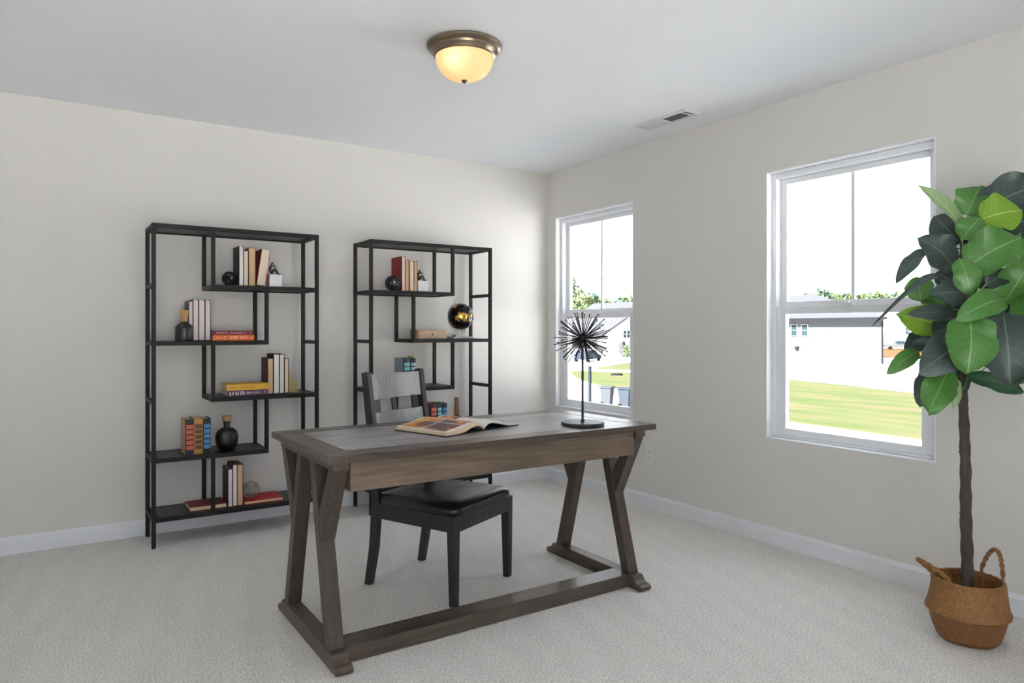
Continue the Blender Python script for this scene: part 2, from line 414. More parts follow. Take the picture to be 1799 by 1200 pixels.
def make_window(name, label, loc, rotz, half, wz=WZ):
    """single-hung vinyl window; local x points outdoors, y along the wall, z up from the opening's foot"""
    w = half; h = wz[1]-wz[0]; k = h/(WZ[1]-WZ[0])
    o = bpy.data.objects.new(name, None); COL.objects.link(o); o.location = loc; o.rotation_euler = (0, 0, rotz)
    struct(o, label)
    t = 0.010
    mb = MB()
    mb.box(-0.001, TH, -w, -w+t, 0, h); mb.box(-0.001, TH, w-t, w, 0, h); mb.box(-0.001, TH, -w+t, w-t, h-t, h); mb.box(-0.001, TH, -w+t, w-t, 0, t)
    mb.build('jamb_lining', M['vinyl'], o, bevel=0.003)
    a = w-t; zb = t; zt = h-t
    mb = MB(); j = 0.026
    mb.box(0.045, 0.135, -a, -a+j, zb, zt); mb.box(0.045, 0.135, a-j, a, zb, zt); mb.box(0.045, 0.135, -a+j, a-j, zt-0.030, zt); mb.box(0.045, 0.135, -a+j, a-j, zb, zb+0.012)
    mb.build('window_frame', M['vinyl'], o, bevel=0.003)
    b = a-j
    zm1 = 0.735*k; zm0 = zm1-0.042; zu = zm1+0.028           # meeting rail of the lower sash
    def sash(nm, x0, x1, st, z0, z1, rb, rt):
        s = MB(); s.box(x0, x1, -b, -b+st, z0, z1); s.box(x0, x1, b-st, b, z0, z1); s.box(x0, x1, -b+st, b-st, z0, z0+rb); s.box(x0, x1, -b+st, b-st, z1-rt, z1)
        so = s.build(nm, M['vinyl'], o, bevel=0.003)
        return so
    lo = sash('lower_sash', 0.052, 0.084, 0.055, zb+0.012, zm1, 0.040, zm1-zm0)
    up = sash('upper_sash', 0.090, 0.120, 0.036, zm0+0.005, zt-0.030, zu-zm0-0.005, 0.032)
    g = MB(); g.box(0.066, 0.070, -b+0.05, b-0.05, zb+0.04, zm0+0.01); g.build('window_pane', M['glass'], lo)
    ztop = zt-0.030-0.032
    g = MB(); g.box(0.104, 0.108, -b+0.03, b-0.03, zu-0.01, ztop+0.005); g.build('window_pane', M['glass'], up)
    g = MB(); g.box(0.099, 0.113, -0.009, 0.009, zu, ztop); g.build('muntin', M['vinyl'], up)
    g = MB(); g.box(0.040, 0.052, -0.035, 0.035, zm1-0.004, zm1+0.012); g.box(0.036, 0.056, -0.012, 0.012, zm1+0.012, zm1+0.019); g.build('sash_lock', M['vinyl'], lo, bevel=0.002)
    return o

def portal(loc, rot, sx, sy):
    """marks the window opening for the renderer's sky sampling; gives off no light"""
    l = bpy.data.lights.new('sky_portal', 'AREA'); l.shape = 'RECTANGLE'; l.size = sx; l.size_y = sy; l.cycles.is_portal = True
    o = bpy.data.objects.new('sky_portal', l); COL.objects.link(o); o.location = loc; o.rotation_euler = rot
ZC = (WZ[0]+WZ[1])/2
make_window('window_1', 'white single-hung window near the room corner', (0, sum(W1)/2, WZ[0]), 0, (W1[1]-W1[0])/2)
make_window('window_2', 'white single-hung window behind the fig tree', (0, sum(W2)/2, WZ[0]), 0, (W2[1]-W2[0])/2)
make_window('added_fill_window', None, (sum(FW3)/2, YF, FZ[0]), -PI/2, (FW3[1]-FW3[0])/2, FZ)  # window made up for fill light; none is known there
for w in (W1, W2): portal((TH+0.02, sum(w)/2, ZC), (0, PI/2, 0), WZ[1]-WZ[0], w[1]-w[0])
for w in (FW3,): portal((sum(w)/2, YF-TH-0.02, sum(FZ)/2), (PI/2, 0, 0), w[1]-w[0], FZ[1]-FZ[0])

# ------------------------------------------------------------------ outdoors (the room is upstairs)
G = -2.95
def grass_mat():
    m, nt, b = new_mat('lawn_grass')
    N, L = nt.nodes, nt.links
    tc = N.new('ShaderNodeTexCoord')
    n1 = N.new('ShaderNodeTexNoise'); n1.inputs['Scale'].default_value = 0.35; n1.inputs['Detail'].default_value = 5
    mp = N.new('ShaderNodeMapping'); mp.inputs['Scale'].default_value = (2.2, 0.5, 1); L.new(tc.outputs['Object'], mp.inputs['Vector']); L.new(mp.outputs['Vector'], n1.inputs['Vector'])
    cr = N.new('ShaderNodeValToRGB'); e = cr.color_ramp.elements
    e[0].position = 0.36; e[0].color = (*GRASS[0], 1); e[1].position = 0.66; e[1].color = (*GRASS[2], 1)
    x = e.new(0.52); x.color = (*GRASS[1], 1)
    L.new(n1.outputs['Fac'], cr.inputs['Fac']); L.new(cr.outputs['Color'], b.inputs['Base Color'])
    b.inputs['Roughness'].default_value = 0.95; b.inputs['Specular IOR Level'].default_value = 0.0
    return m
GRASS = ((0.034, 0.045, 0.019), (0.045, 0.050, 0.024), (0.058, 0.050, 0.032))
M['lawn'] = grass_mat()
M['concrete'] = plain('pale_concrete', (0.66, 0.655, 0.645), 0.9, noise=0.05, scale=0.4, spec=0.0)
M['dirt'] = plain('orange_clay', (0.075, 0.036, 0.019), 0.95, noise=0.2, scale=0.3, spec=0.0)
M['siding'] = plain('pale_siding', (0.041, 0.043, 0.047), 0.85, noise=0.02, scale=0.5, spec=0.0)
M['siding_w'] = plain('white_siding', (0.19, 0.19, 0.193), 0.85, noise=0.02, scale=0.5, spec=0.0)
M['siding_g'] = plain('grey_siding', (0.056, 0.06, 0.067), 0.85, noise=0.02, scale=0.5, spec=0.0)
M['roof'] = plain('grey_shingle', (0.036, 0.037, 0.042), 0.9, noise=0.12, scale=2, spec=0.0)
M['gutter'] = plain('dark_gutter', (0.009, 0.01, 0.011), 0.7, spec=0.0)
M['farpane'] = plain('far_window_pane', (0.012, 0.02, 0.024), 0.3, spec=0.0)
M['foliage'] = plain('tree_foliage', (0.05, 0.074, 0.034), 0.9, noise=0.5, scale=0.5, spec=0.0)
M['foliage_b'] = plain('tree_foliage_blue', (0.044, 0.068, 0.048), 0.9, noise=0.5, scale=0.5, spec=0.0)
M['foliage_y'] = plain('tree_foliage_light', (0.072, 0.088, 0.036), 0.9, noise=0.4, scale=0.5, spec=0.0)
M['trunk'] = plain('tree_trunk', (0.02, 0.015, 0.012), 0.9, spec=0.0)
M['bin_blue'] = plain('blue_grey_bin', (0.021, 0.026, 0.033), 0.6, spec=0.0)
M['bin_light'] = plain('light_grey_bin', (0.032, 0.034, 0.040), 0.6, spec=0.0)
M['post'] = plain('grey_post', (0.013, 0.016, 0.02), 0.6, spec=0.0)
M['carpaint'] = plain('white_car_paint', (0.045, 0.046, 0.047), 0.4, spec=0.0)
M['carblue'] = plain('blue_car_paint', (0.02, 0.026, 0.036), 0.4, spec=0.0)
M['tyre'] = plain('tyre', (0.006, 0.006, 0.006), 0.8, spec=0.0)

mb = MB(); mb.add([(-60, -120, G), (320, -120, G), (320, 320, G), (-60, 320, G)], [(0, 1, 2, 3)])
struct(mb.build('ground', M['concrete']), 'sunlit pale street and bare ground outside')
mb = MB(); mb.box(-12, TH, YF-TH, 9, G, -0.26); mb.box(-12, TH, TH+0.01, 9, -0.26, H+0.2); mb.box(-12, XL-TH-0.01, YF-TH, TH, -0.26, H+0.2)
struct(mb.build('own_house_walls', M['siding']))
mb = MB(); mb.prism([(-12.5, H+0.21), (0.50, H+0.21), (0.50, H+0.36), (-6.0, H+3.2), (-12.5, H+0.36)], YF-TH-0.3, 9.3, 'y'); struct(mb.build('own_house_roof', M['roof']))
def patch(name, pts, mat, label, z):
    m = MB(); m.prism(pts, G+0.002, G+z, 'z'); return struct(m.build(name, mat), label)
near = [(23.6, -8), (23.9, 8.7), (24.3, 14.8), (26.0, 22), (28.9, 29.8), (30.7, 35.4), (33.0, 40.2), (36.0, 44.9), (38.0, 50.0)]
far = [(40.4, 50.3), (43.2, 45.1), (46.4, 38), (47.2, 30.8), (45.6, 25), (43.2, 18.9), (40.5, 8), (37, -8)]
patch('lawn', near+far, M['lawn'], 'green and straw coloured lawn across the street', 0.05)
patch('lawn', [(44.4, 52.4), (45.8, 47.9), (52, 49.5), (60, 57), (58.5, 61), (54.6, 59.0)], M['lawn'], 'narrow lawn before the white gabled house', 0.05)
patch('dirt_patch', [(99, 52), (110, 47), (150, 66), (150, 84), (133, 78)], M['dirt'], 'strip of orange clay beside the parked truck', 0.05)

def house_window(parent, fn, u0, u1, z0, z1, off):
    """a framed sash window; fn(u, d, z) maps along-wall, outward, height to a point"""
    def bx(u0, u1, d0, d1, z0, z1):
        return [fn(u, d, z) for u, d, z in ((u0,d0,z0),(u1,d0,z0),(u1,d1,z0),(u0,d1,z0),(u0,d0,z1),(u1,d0,z1),(u1,d1,z1),(u0,d1,z1))]
    F6 = [(3,2,1,0),(4,5,6,7),(0,1,5,4),(1,2,6,5),(2,3,7,6),(3,0,4,7)]
    m = MB(); t = 0.09; zm = (z0+z1)/2
    for q in ((u0-t,u0,z0-t,z1+t), (u1,u1+t,z0-t,z1+t), (u0,u1,z1,z1+t), (u0,u1,z0-t,z0), (u0,u1,zm-0.04,zm+0.04)):
        m.add(bx(q[0], q[1], 0, 0.08, q[2], q[3]), F6)
    w = m.build('house_window', M['siding_w'], parent, off=off)
    m = MB(); m.add(bx(u0, u1, 0, 0.03, z0, z1), F6); m.build('window_pane', M['farpane'], w, off=off)

# grey-white two-storey house across the street
HA = (80.0, 41.2, G)
ha = thing('house', 'pale two-storey house with hipped roof and dark gutter across the street', 'house', HA)
ye = 66.0; xb = 93.0; ez = 2.44
m = MB(); m.prism([(80, 41.2), (xb, 49.4), (xb, ye), (80, ye)], G, ez, 'z'); m.build('house_wall', M['siding'], ha, off=HA)
ov = 1.0; rz = 6.05; xr = (80+xb)/2
m = MB(); e = [(80-ov,41.2-ov,ez),(xb+ov,49.2,ez),(xb+ov,ye+ov,ez),(80-ov,ye+ov,ez)]
r = [(xr,54.3,rz),(xr,ye-7,rz)]
m.add(e+[(p[0],p[1],ez+0.18) for p in e]+r, [(3,2,1,0),(0,1,5,4),(1,2,6,5),(2,3,7,6),(3,0,4,7),(4,5,8),(5,6,9,8),(6,7,9),(7,4,8,9)])
rf = m.build('roof', M['roof'], ha, off=HA)
m = MB(); m.box(xr-4.5, xr-4.2, 46, 46.3, ez+1.2, ez+2.2); m.build('vent_pipe', M['gutter'], rf, off=HA)
m = MB(); m.box(80-ov-0.13, 80-ov, 41.2-ov, ye+ov, ez-0.04, ez+0.18); m.build('gutter', M['gutter'], ha, off=HA)
m = MB(); m.box(79.86, 80, 41.2, 41.34, G, ez-0.3); m.build('downspout', M['gutter'], ha, off=HA)
for u in (51.2, 52.75): house_window(ha, lambda u, d, z: (80-d, u, z), u, u+0.85, 0.35, 1.75, HA)
m = MB(); m.box(79.75, 80, 52.5, 52.9, -1.5, -1.1); m.build('utility_box', M['gutter'], ha, off=HA)

# white gabled house
HB = (71.5, 72, G)
hb = thing('house', 'white gabled house with small dark windows beyond the curved street', 'house', HB)
m = MB(); m.prism([(60.6, G), (82.4, G), (82.4, -0.75), (71.5, 5.1), (60.6, -0.75)], 72, 84, 'y'); m.build('house_wall', M['siding_w'], hb, off=HB)
m = MB(); m.prism([(60.0, -1.12), (71.5, 5.1), (83.0, -1.12), (83.0, -0.85), (71.5, 5.4), (60.0, -0.85)], 71.6, 84.4, 'y'); m.build('roof', M['roof'], hb, off=HB)
fnB = lambda u, d, z: (u, 72-d, z)
for u, z0 in ((66.75, 0.0), (67.45, 0.0), (66.55, -1.6), (68.0, -1.6)): house_window(hb, fnB, u, u+0.42, z0, z0+0.95, HB)
m = MB()
HC = (150, 84, G)
hc = thing('house', 'distant light grey gabled house behind the white truck', 'house', HC)
m = MB(); m.prism([(72.5, G), (92.5, G), (92.5, 2.6), (82.5, 7.0), (72.5, 2.6)], 158, 172, 'x'); m.build('house_wall', M['siding_g'], hc, off=HC)
m = MB(); m.prism([(71.8, 2.25), (82.5, 7.0), (93.2, 2.25), (93.2, 2.55), (82.5, 7.35), (71.8, 2.55)], 157.4, 172.6, 'x'); m.build('roof', M['roof'], hc, off=HC)
for u in (78, 84): house_window(hc, lambda u, d, z: (158-d, u, z), u, u+1.0, 0.0, 1.6, HC)

# trees: trunk and a crown of small leaf blades
def tree(name, label, x, y, h, r, mat, seed, n=900, low=0.25):
    rnd = random.Random(seed)
    t = thing(name, label, 'tree', (x, y, G), group='trees beyond the houses')
    m = MB(); m.tube([(0,0,0),(0.1,0,h*0.35),(0.0,0.1,h*0.75)], [r*0.09, r*0.06, r*0.02], 7); m.build('trunk', M['trunk'], t)
    blobs = [(rnd.uniform(-0.6,0.6)*r, rnd.uniform(-0.6,0.6)*r, h*rnd.uniform(low+0.12, 0.88), r*rnd.uniform(0.35,0.62)) for _ in range(11)]
    blobs.append((0, 0, h*0.9, r*0.36))
    m = MB()
    for i in range(n):
        bx, by, bz, br = rnd.choice(blobs)
        d = Vector((rnd.gauss(0,1), rnd.gauss(0,1), rnd.gauss(0,1))).normalized()*br*rnd.uniform(0.55, 1.05)
        c = Vector((bx,by,bz))+d
        if c.z < h*low: continue
        q = Euler((rnd.uniform(0,6.3), rnd.uniform(0,6.3), rnd.uniform(0,6.3))).to_matrix()
        s = r*rnd.uniform(0.09, 0.17)
        m.add([c+q@Vector((-s,0,0)), c+q@Vector((0,-s*0.55,0.1*s)), c+q@Vector((s,0,0)), c+q@Vector((0,s*0.55,0.1*s))], [(0,1,2,3)])
    f = m.build('foliage', mat, t); f['kind'] = 'stuff'
    return t
TD = ['rounded green tree', 'bluish green tree', 'light yellow green tree']
specs = [  # x, y, height, radius, tone
    (72.2, 91.7, 9.7, 3.1, 2), (79.0, 98.0, 10.7, 3.1, 0), (86.0, 104.2, 11.0, 3.1, 2), (93.1, 110.2, 12.1, 3.1, 1), (100.5, 116.2, 11.6, 3.1, 2), (77.9, 87.9, 8.9, 3.1, 0), (85.2, 93.9, 9.9, 3.1, 1), (92.6, 99.8, 10.5, 3.1, 2), (100.1, 105.6, 11.3, 3.1, 0), (107.9, 111.3, 11.1, 3.1, 2), (101.2, 127.7, 17.2, 3.2, 0), (178.0, 115.2, 14.2, 4.3, 0), (189.1, 119.9, 16.4, 4.3, 1), (200.6, 124.2, 15.9, 4.3, 0), (212.1, 128.6, 15.9, 4.3, 2), (223.7, 132.9, 17.2, 4.3, 1), (187.7, 108.8, 14.5, 4.3, 2), (199.3, 113.1, 14.4, 4.3, 0), (211.0, 117.4, 15.6, 4.3, 1), (222.9, 121.5, 16.5, 4.3, 2), (235.0, 125.5, 16.8, 4.3, 0), (197.4, 102.4, 14.4, 4.3, 1), (210.0, 106.0, 15.4, 4.3, 2), (223.1, 109.4, 15.6, 4.3, 0), (236.8, 112.3, 16.5, 4.3, 1), (250.8, 115.0, 16.6, 4.3, 2)]
for i, (x, y, h, r, k) in enumerate(specs):
    wh = 'beyond the white gabled house' if i < 11 else 'behind the hipped roof across the street'
    tree('tree', TD[k]+' '+wh, x, y, h, r, (M['foliage'], M['foliage_b'], M['foliage_y'])[k], 40+i)
# small shrub against the gabled house
sh = thing('shrub', 'slim young shrub against the white gabled house', 'shrub', (66.2, 70.8, G))
rnd = random.Random(5); m = MB()
for i in range(160):
    c = Vector((rnd.gauss(0,0.3), rnd.gauss(0,0.3), rnd.uniform(0.2, 1.9))); s = 0.14
    q = Euler((rnd.uniform(0,6.3), rnd.uniform(0,6.3), 0)).to_matrix()
    m.add([c+q@Vector((-s,0,0)), c+q@Vector((0,-s,0)), c+q@Vector((s,0,0)), c+q@Vector((0,s,0))], [(0,1,2,3)])
m.build('foliage', M['foliage'], sh)['kind'] = 'stuff'
m = MB(); m.tube([(0,0,0),(0,0,1.5)], 0.03, 6); m.build('stem', M['trunk'], sh)

def wheelie_bin(label, loc, mat, rz):
    t = thing('wheelie_bin', label, 'bin', loc, (0, 0, rz), 'wheelie bins at the kerb')
    m = MB(); a, b = 0.24, 0.31
    m.add([(-a,-a,0.06),(a,-a,0.06),(a,a,0.06),(-a,a,0.06),(-b,-b,1.0),(b,-b,1.0),(b,b,1.0),(-b,b,1.0)], [(3,2,1,0),(4,5,6,7),(0,1,5,4),(1,2,6,5),(2,3,7,6),(3,0,4,7)])
    m.build('body', mat, t, bevel=0.02)
    m = MB(); m.box(-0.36, 0.36, -0.36, 0.40, 1.0, 1.07); m.build('lid', mat, t, bevel=0.02)
    m = MB(); m.tube([(-0.3,0.44,1.0),(0.3,0.44,1.0)], 0.02, 8); m.build('handle', mat, t)
    for s in (-1, 1):
        m = MB(); m.m = Matrix.Translation((s*0.25, 0.22, 0.13)) @ Matrix.Rotation(PI/2, 4, 'Y'); m.lathe([(0.13,-0.03),(0.13,0.03)], 14); m.build('wheel', M['tyre'], t)
wheelie_bin('blue grey wheelie bin with wide lid beside the street', (22.05, 23.05, G), M['bin_blue'], 0.5)
wheelie_bin('light grey wheelie bin next to the blue grey one', (21.85, 24.25, G), M['bin_light'], 0.5)
t = thing('street_post', 'slim dark grey post standing at the curved kerb', 'post', (22.6, 26.6, G))
m = MB(); m.box(-0.075, 0.075, -0.075, 0.075, 0, 1.95); m.build('shaft', M['post'], t, bevel=0.01)
m = MB(); m.box(-0.1, 0.1, -0.1, 0.1, 1.95, 2.02); m.build('cap', M['post'], t, bevel=0.01)
t = thing('mailbox', 'small pale mailbox on a post at the lawn edge', 'mailbox', (37.5, 53.0, G))
m = MB(); m.box(-0.06, 0.06, -0.06, 0.06, 0, 1.0); m.build('post', M['siding_g'], t)
m = MB(); m.box(-0.25, 0.25, -0.3, 0.3, 1.0, 1.45); m.build('box', M['siding_g'], t, bevel=0.08)
m = MB(); m.lathe([(0.55, 0), (0.52, 0.12), (0.3, 0.16)], 18, (0, 0, 0)); d = m.build('storm_drain', M['gutter']); d.location = (39.2, 42.8, G+0.05)
tag(d, 'dark round storm drain cover in the lawn', 'drain')

def vehicle(name, label, cat, loc, rz, mat, prof, cab, w=1.9):
    t = thing(name, label, cat, loc, (0, 0, rz))
    m = MB(); m.prism(prof, -w/2, w/2, 'y'); m.build('body', mat, t, bevel=0.06)
    m = MB(); m.prism(cab, -w/2-0.01, w/2+0.01, 'y'); m.build('side_window', M['farpane'], t)
    for x in (-1.5, 1.6):
        for s in (-1, 1):
            m = MB(); m.m = Matrix.Translation((x, s*(w/2-0.08), 0.36)) @ Matrix.Rotation(PI/2, 4, 'X'); m.lathe([(0.36,-0.1),(0.36,0.1)], 16); m.build('wheel', M['tyre'], t)
    return t
vehicle('pickup_truck', 'white pickup truck parked past the corner of the hipped house', 'truck', (139, 70.5, G+0.05), -1.0, M['carpaint'],
        [(-2.7,0.4),(2.7,0.4),(2.75,0.95),(1.6,1.1),(0.9,1.85),(-0.6,1.85),(-0.75,1.1),(-2.7,1.1)], [(-0.5,1.15),(1.3,1.15),(0.8,1.75),(-0.5,1.75)])
vehicle('car', 'blue grey car parked in front of the white gabled house', 'car', (55, 66, G), 0.4, M['carblue'],
        [(-2.2,0.3),(2.2,0.3),(2.2,0.8),(1.3,0.95),(0.6,1.45),(-1.2,1.45),(-2.0,0.95),(-2.2,0.9)], [(-1.4,0.98),(1.1,0.98),(0.55,1.38),(-1.1,1.38)], 1.8)
t = thing('box_trailer', 'white box trailer beside the white pickup truck', 'trailer', (130.5, 72.8, G), (0, 0, -1.0))
m = MB(); m.box(-2.2, 2.2, -1.1, 1.1, 0.6, 2.9); m.build('body', M['carpaint'], t, bevel=0.05)
for x in (-1.4, 1.4):
    for s in (-1, 1):
        m = MB(); m.m = Matrix.Translation((x, s*1.0, 0.36)) @ Matrix.Rotation(PI/2, 4, 'X'); m.lathe([(0.36,-0.1),(0.36,0.1)], 16); m.build('wheel', M['tyre'], t)

# ------------------------------------------------------------------ ceiling light
LX, LY = -1.823, -1.874
cl = thing('ceiling_light', 'flush ceiling light with bronze rim and glowing frosted glass bowl', 'ceiling light', (LX, LY, H))
m = MB(); m.lathe([(0.02,0),(0.160,0),(0.166,-0.006),(0.166,-0.014),(0.160,-0.020),(0.150,-0.026),(0.148,-0.034),(0.140,-0.042),(0.136,-0.050),(0.128,-0.054),(0.122,-0.050),(0.122,-0.010),(0.02,-0.008)], 56)
m.build('rim', M['bronze'], cl, smooth=30)
gm, nt, b = new_mat('frosted_glass_bowl'); N, L = nt.nodes, nt.links; out = N['Material Output']
tl = N.new('ShaderNodeBsdfTranslucent'); tl.inputs['Color'].default_value = (1.0, 0.82, 0.58, 1)
em = N.new('ShaderNodeEmission'); em.inputs['Color'].default_value = (1.0, 0.56, 0.18, 1); em.inputs['Strength'].default_value = 0.20
b.inputs['Base Color'].default_value = (0.85, 0.75, 0.58, 1); b.inputs['Roughness'].default_value = 0.25
m1 = N.new('ShaderNodeMixShader'); m1.inputs[0].default_value = 0.3
L.new(tl.outputs[0], m1.inputs[1]); L.new(b.outputs[0], m1.inputs[2])
a1 = N.new('ShaderNodeAddShader'); L.new(m1.outputs[0], a1.inputs[0]); L.new(em.outputs[0], a1.inputs[1]); L.new(a1.outputs[0], out.inputs['Surface'])
m = MB(); prof = []
for i in range(15):
    a = PI/2*i/14
    prof.append((0.128*math.cos(a)**0.82+0.0005, -0.046-0.108*math.sin(a)**0.95))
m.lathe(prof, 56); m.build('glass_bowl', gm, cl, smooth=60)
m = MB(); m.lathe([(0.004,-0.150),(0.013,-0.154),(0.014,-0.158),(0.010,-0.162),(0.007,-0.165),(0.002,-0.167)], 20); m.build('finial', M['bronze'], cl, smooth=True)
for dx, dy, e in ((-0.070, -0.050, 0.075), (0.060, -0.02, 0.025)):
    l = bpy.data.lights.new('bulb_glow', 'POINT'); l.energy = e; l.color = (1.0, 0.80, 0.58); l.shadow_soft_size = 0.022
    o = bpy.data.objects.new('bulb_glow', l); COL.objects.link(o); o.parent = cl; o.location = (dx, dy, -0.085)

# ------------------------------------------------------------------ ceiling vent
VX0, VX1, VY0, VY1 = -0.338, -0.206, -1.785, -1.365
v = thing('ceiling_vent', 'white ceiling air register with slats near the window wall', 'vent', ((VX0+VX1)/2, (VY0+VY1)/2, H))
vo = tuple(v.location)
m = MB(); fw = 0.024
for q in ((VX0,VX1,VY0,VY0+fw),(VX0,VX1,VY1-fw,VY1),(VX0,VX0+fw,VY0+fw,VY1-fw),(VX1-fw,VX1,VY0+fw,VY1-fw)): m.box(*q, H-0.006, H)
m.build('frame', M['vent'], v, bevel=0.002, off=vo)
m = MB(); m.box(VX0+fw, VX1-fw, VY0+fw, VY1-fw, H-0.001, H); m.build('duct_shade_sheet', M['ventdark'], v, off=vo)  # dark sheet on the solid ceiling, standing in for the shaded duct
m = MB(); m.box(VX0+fw, VX1-fw, (VY0+VY1)/2-0.004, (VY0+VY1)/2+0.004, H-0.006, H-0.001); m.box(VX0+fw, VX1-fw, VY0+fw+0.028, VY0+fw+0.031, H-0.006, H-0.001); m.build('divider', M['vent'], v, off=vo)
m = MB(); m.box(-(VX1-VX0)/2+fw, (VX1-VX0)/2-fw, -0.0095, 0.0095, -0.0006, 0.0006); sl = m.mesh('slat', M['vent'])
for i in range(10):
    inst('slat', sl, v, (0, 0.014+i*0.0172, -0.0045), (0.12, 0, 0))
m = MB(); m.box(-(VX1-VX0)/2+fw, (VX1-VX0)/2-fw, -0.003, 0.003, -0.0006, 0.0006); sl2 = m.mesh('slat', M['ventdark'])  # slats of this half coloured dark to imitate shaded gaps
for i in range(9):
    inst('slat', sl2, v, (0, -0.014-i*0.0172, -0.0035), (-0.9, 0, 0))

# ------------------------------------------------------------------ wall outlets
def outlet(label, loc, rz):
    t = thing('wall_outlet', label, 'outlet', loc, (0, 0, rz))
    m = MB(); m.box(-0.036, 0.036, -0.006, 0, -0.058, 0.058); m.build('cover_plate', M['ivory_plastic'], t, bevel=0.004)
    for s in (-1, 1):
        m = MB(); m.box(-0.017, 0.017, -0.0085, -0.005, s*0.02-0.014, s*0.02+0.014); r = m.build('receptacle', M['ivory_plastic'], t, bevel=0.003)
        m = MB()
        for q in (-0.007, 0.007): m.box(q-0.0014, q+0.0014, -0.0091, -0.0084, s*0.02-0.002, s*0.02+0.008)
        m.box(-0.002, 0.002, -0.0091, -0.0084, s*0.02-0.010, s*0.02-0.006)
        m.build('slots', M['slot'], r)
outlet('white duplex outlet on the wall between the windows', (0, -1.166, 0.353), -PI/2)
outlet('white duplex outlet on the bookcase wall behind the desk', (-2.04, 0, 0.355), 0)

# ------------------------------------------------------------------ bookcases
SH = (1.443, 1.124, 0.803, 0.486, 0.163)
BW, BD, BH, T = 0.917, 0.295, 1.767, 0.021
def bookcase(label, loc, mirror):
    t = thing('bookcase', label, 'bookcase', loc)
    fx = (lambda a, b: (BW-b, BW-a)) if mirror else (lambda a, b: (a, b))
    def bx(nm, a, b, y0, y1, z0, z1, mat=M['blackmetal'], parent=t, bevel=0.0015):
        x0, x1 = fx(a, b); m = MB(); m.box(x0, x1, y0, y1, z0, z1); return m.build(nm, mat, parent, bevel=bevel)
    for a in (0, BW-T):
        for y in (0, BD-T): bx('post', a, a+T, y, y+T, 0, BH)
    A0, B0 = 0.302, 0.597
    def shelf(nm, a, b, z):
        x0, x1 = fx(a, b); m = MB(); h = 0.024
        m.box(x0, x1, 0.0005, T, z-h, z); m.box(x0, x1, BD-T, BD-0.0005, z-h, z)
        m.box(x0, x0+T, T, BD-T, z-h, z); m.box(x1-T, x1, T, BD-T, z-h, z)
        s = m.build(nm, M['blackmetal'], t, bevel=0.0015)
        m = MB(); m.box(x0+T, x1-T, T, BD-T, z-0.016, z-0.001); m.build('shelf_board', M['shelfwood'], s)
    shelf('top_shelf', T, BW-T, BH)
    lay = [(A0, BW-T), (T, B0+T), (A0, BW-T), (T, B0+T), (T, BW-T)]
    for (a, b), z in zip(lay, SH): shelf('shelf', a, b, z)
    lev = [BH] + list(SH)
    for i in range(5):
        a = A0 if i % 2 == 0 else B0
        for y in (0.001, BD-T-0.001): bx('upright', a, a+T, y, y+T, lev[i+1] if True else 0, lev[i]-0.024)
    for i, z in enumerate(lev):
        for a in (0, BW-T): bx('side_rail', a+0.001, a+T-0.001, T, BD-T, z-0.024, z-0.002)
    return t
BLX, BLY = -2.883, -0.330
BRX, BRY = -1.633, -0.325
bookcase('black metal bookcase with staggered shelves, farther from the windows, holding black bottle and yellow book', (BLX, BLY, 0), False)
bookcase('black metal bookcase with staggered shelves, behind the chair, holding the globe', (BRX, BRY, 0), True)

# ------------------------------------------------------------------ books
def upright(label, x0, x1, z, h, d, yf, cover, pages, lean=0.0, bt=0.0025, group=None):
    """standing book, fore edge to the room"""
    w = x1-x0
    t = thing('book', label, 'book', ((x0+x1)/2, yf, z), (0, lean, 0), group)
    m = MB(); m.box(-w/2, -w/2+bt, 0, d, 0, h); m.box(w/2-bt, w/2, 0, d, 0, h)
    n = 6; m.prism([(-w/2+bt*0.5, d-0.002)]+[(-w/2+w*k/n, d+0.004*math.sin(PI*k/n)) for k in range(n+1)]+[(w/2-bt*0.5, d-0.002)], 0, h, 'z')
    m.build('cover', cover, t, bevel=0.0008)
    m = MB(); m.box(-w/2+bt, w/2-bt, 0.004, d-0.003, 0.003, h-0.004); m.build('page_block', pages, t)
    return t

def spine_out(label, x0, x1, z, h, d, yf, cover, pages, patch, nb=5, side=None, first=0.12, last=0.86):
    """antique book, raised-band spine to the room"""
    w = x1-x0; bt = 0.003
    t = thing('antique_book', label, 'book', ((x0+x1)/2, yf, z))
    def arc(o, a=0.0, b=1.0, n=8):
        return [(-w/2+w*(a+(b-a)*k/n), 0.006-0.006*math.sin(PI*(a+(b-a)*k/n))-o) for k in range(n+1)]
    m = MB(); m.box(-w/2, -w/2+bt, 0.006, d, 0, h); m.box(w/2-bt, w/2, 0.006, d, 0, h)
    m.prism(arc(0)+[(w/2, 0.008), (-w/2, 0.008)], 0, h, 'z'); m.build('cover', cover, t)
    m = MB(); m.box(-w/2+bt, w/2-bt, 0.008, d-0.004, 0.003, h-0.004); m.build('page_block', pages, t)
    if side:
        m = MB(); m.box(-w/2-0.0006, -w/2+0.001, 0.009, d, 0.0005, h-0.0005); m.build('side_board', side, t)
    zs = [h*(first+(last-first)*k/nb) for k in range(nb+1)]
    for k in range(nb):
        m = MB(); p = arc(0.0007, 0.12, 0.94); q = arc(0, 0.12, 0.94)[::-1]
        g = 0.0035
        if k == nb-1: zt = zs[k+1]
        m.prism(p+q, zs[k]+g, zs[k+1]-g, 'z'); m.build('title_panel', patch, t)
    for zz in zs:
        m = MB(); p = arc(0.002, 0.04, 0.98); q = arc(0, 0.04, 0.98)[::-1]; m.prism(p+q, zz-0.0022, zz+0.0022, 'z'); m.build('spine_band', cover, t)
    return t

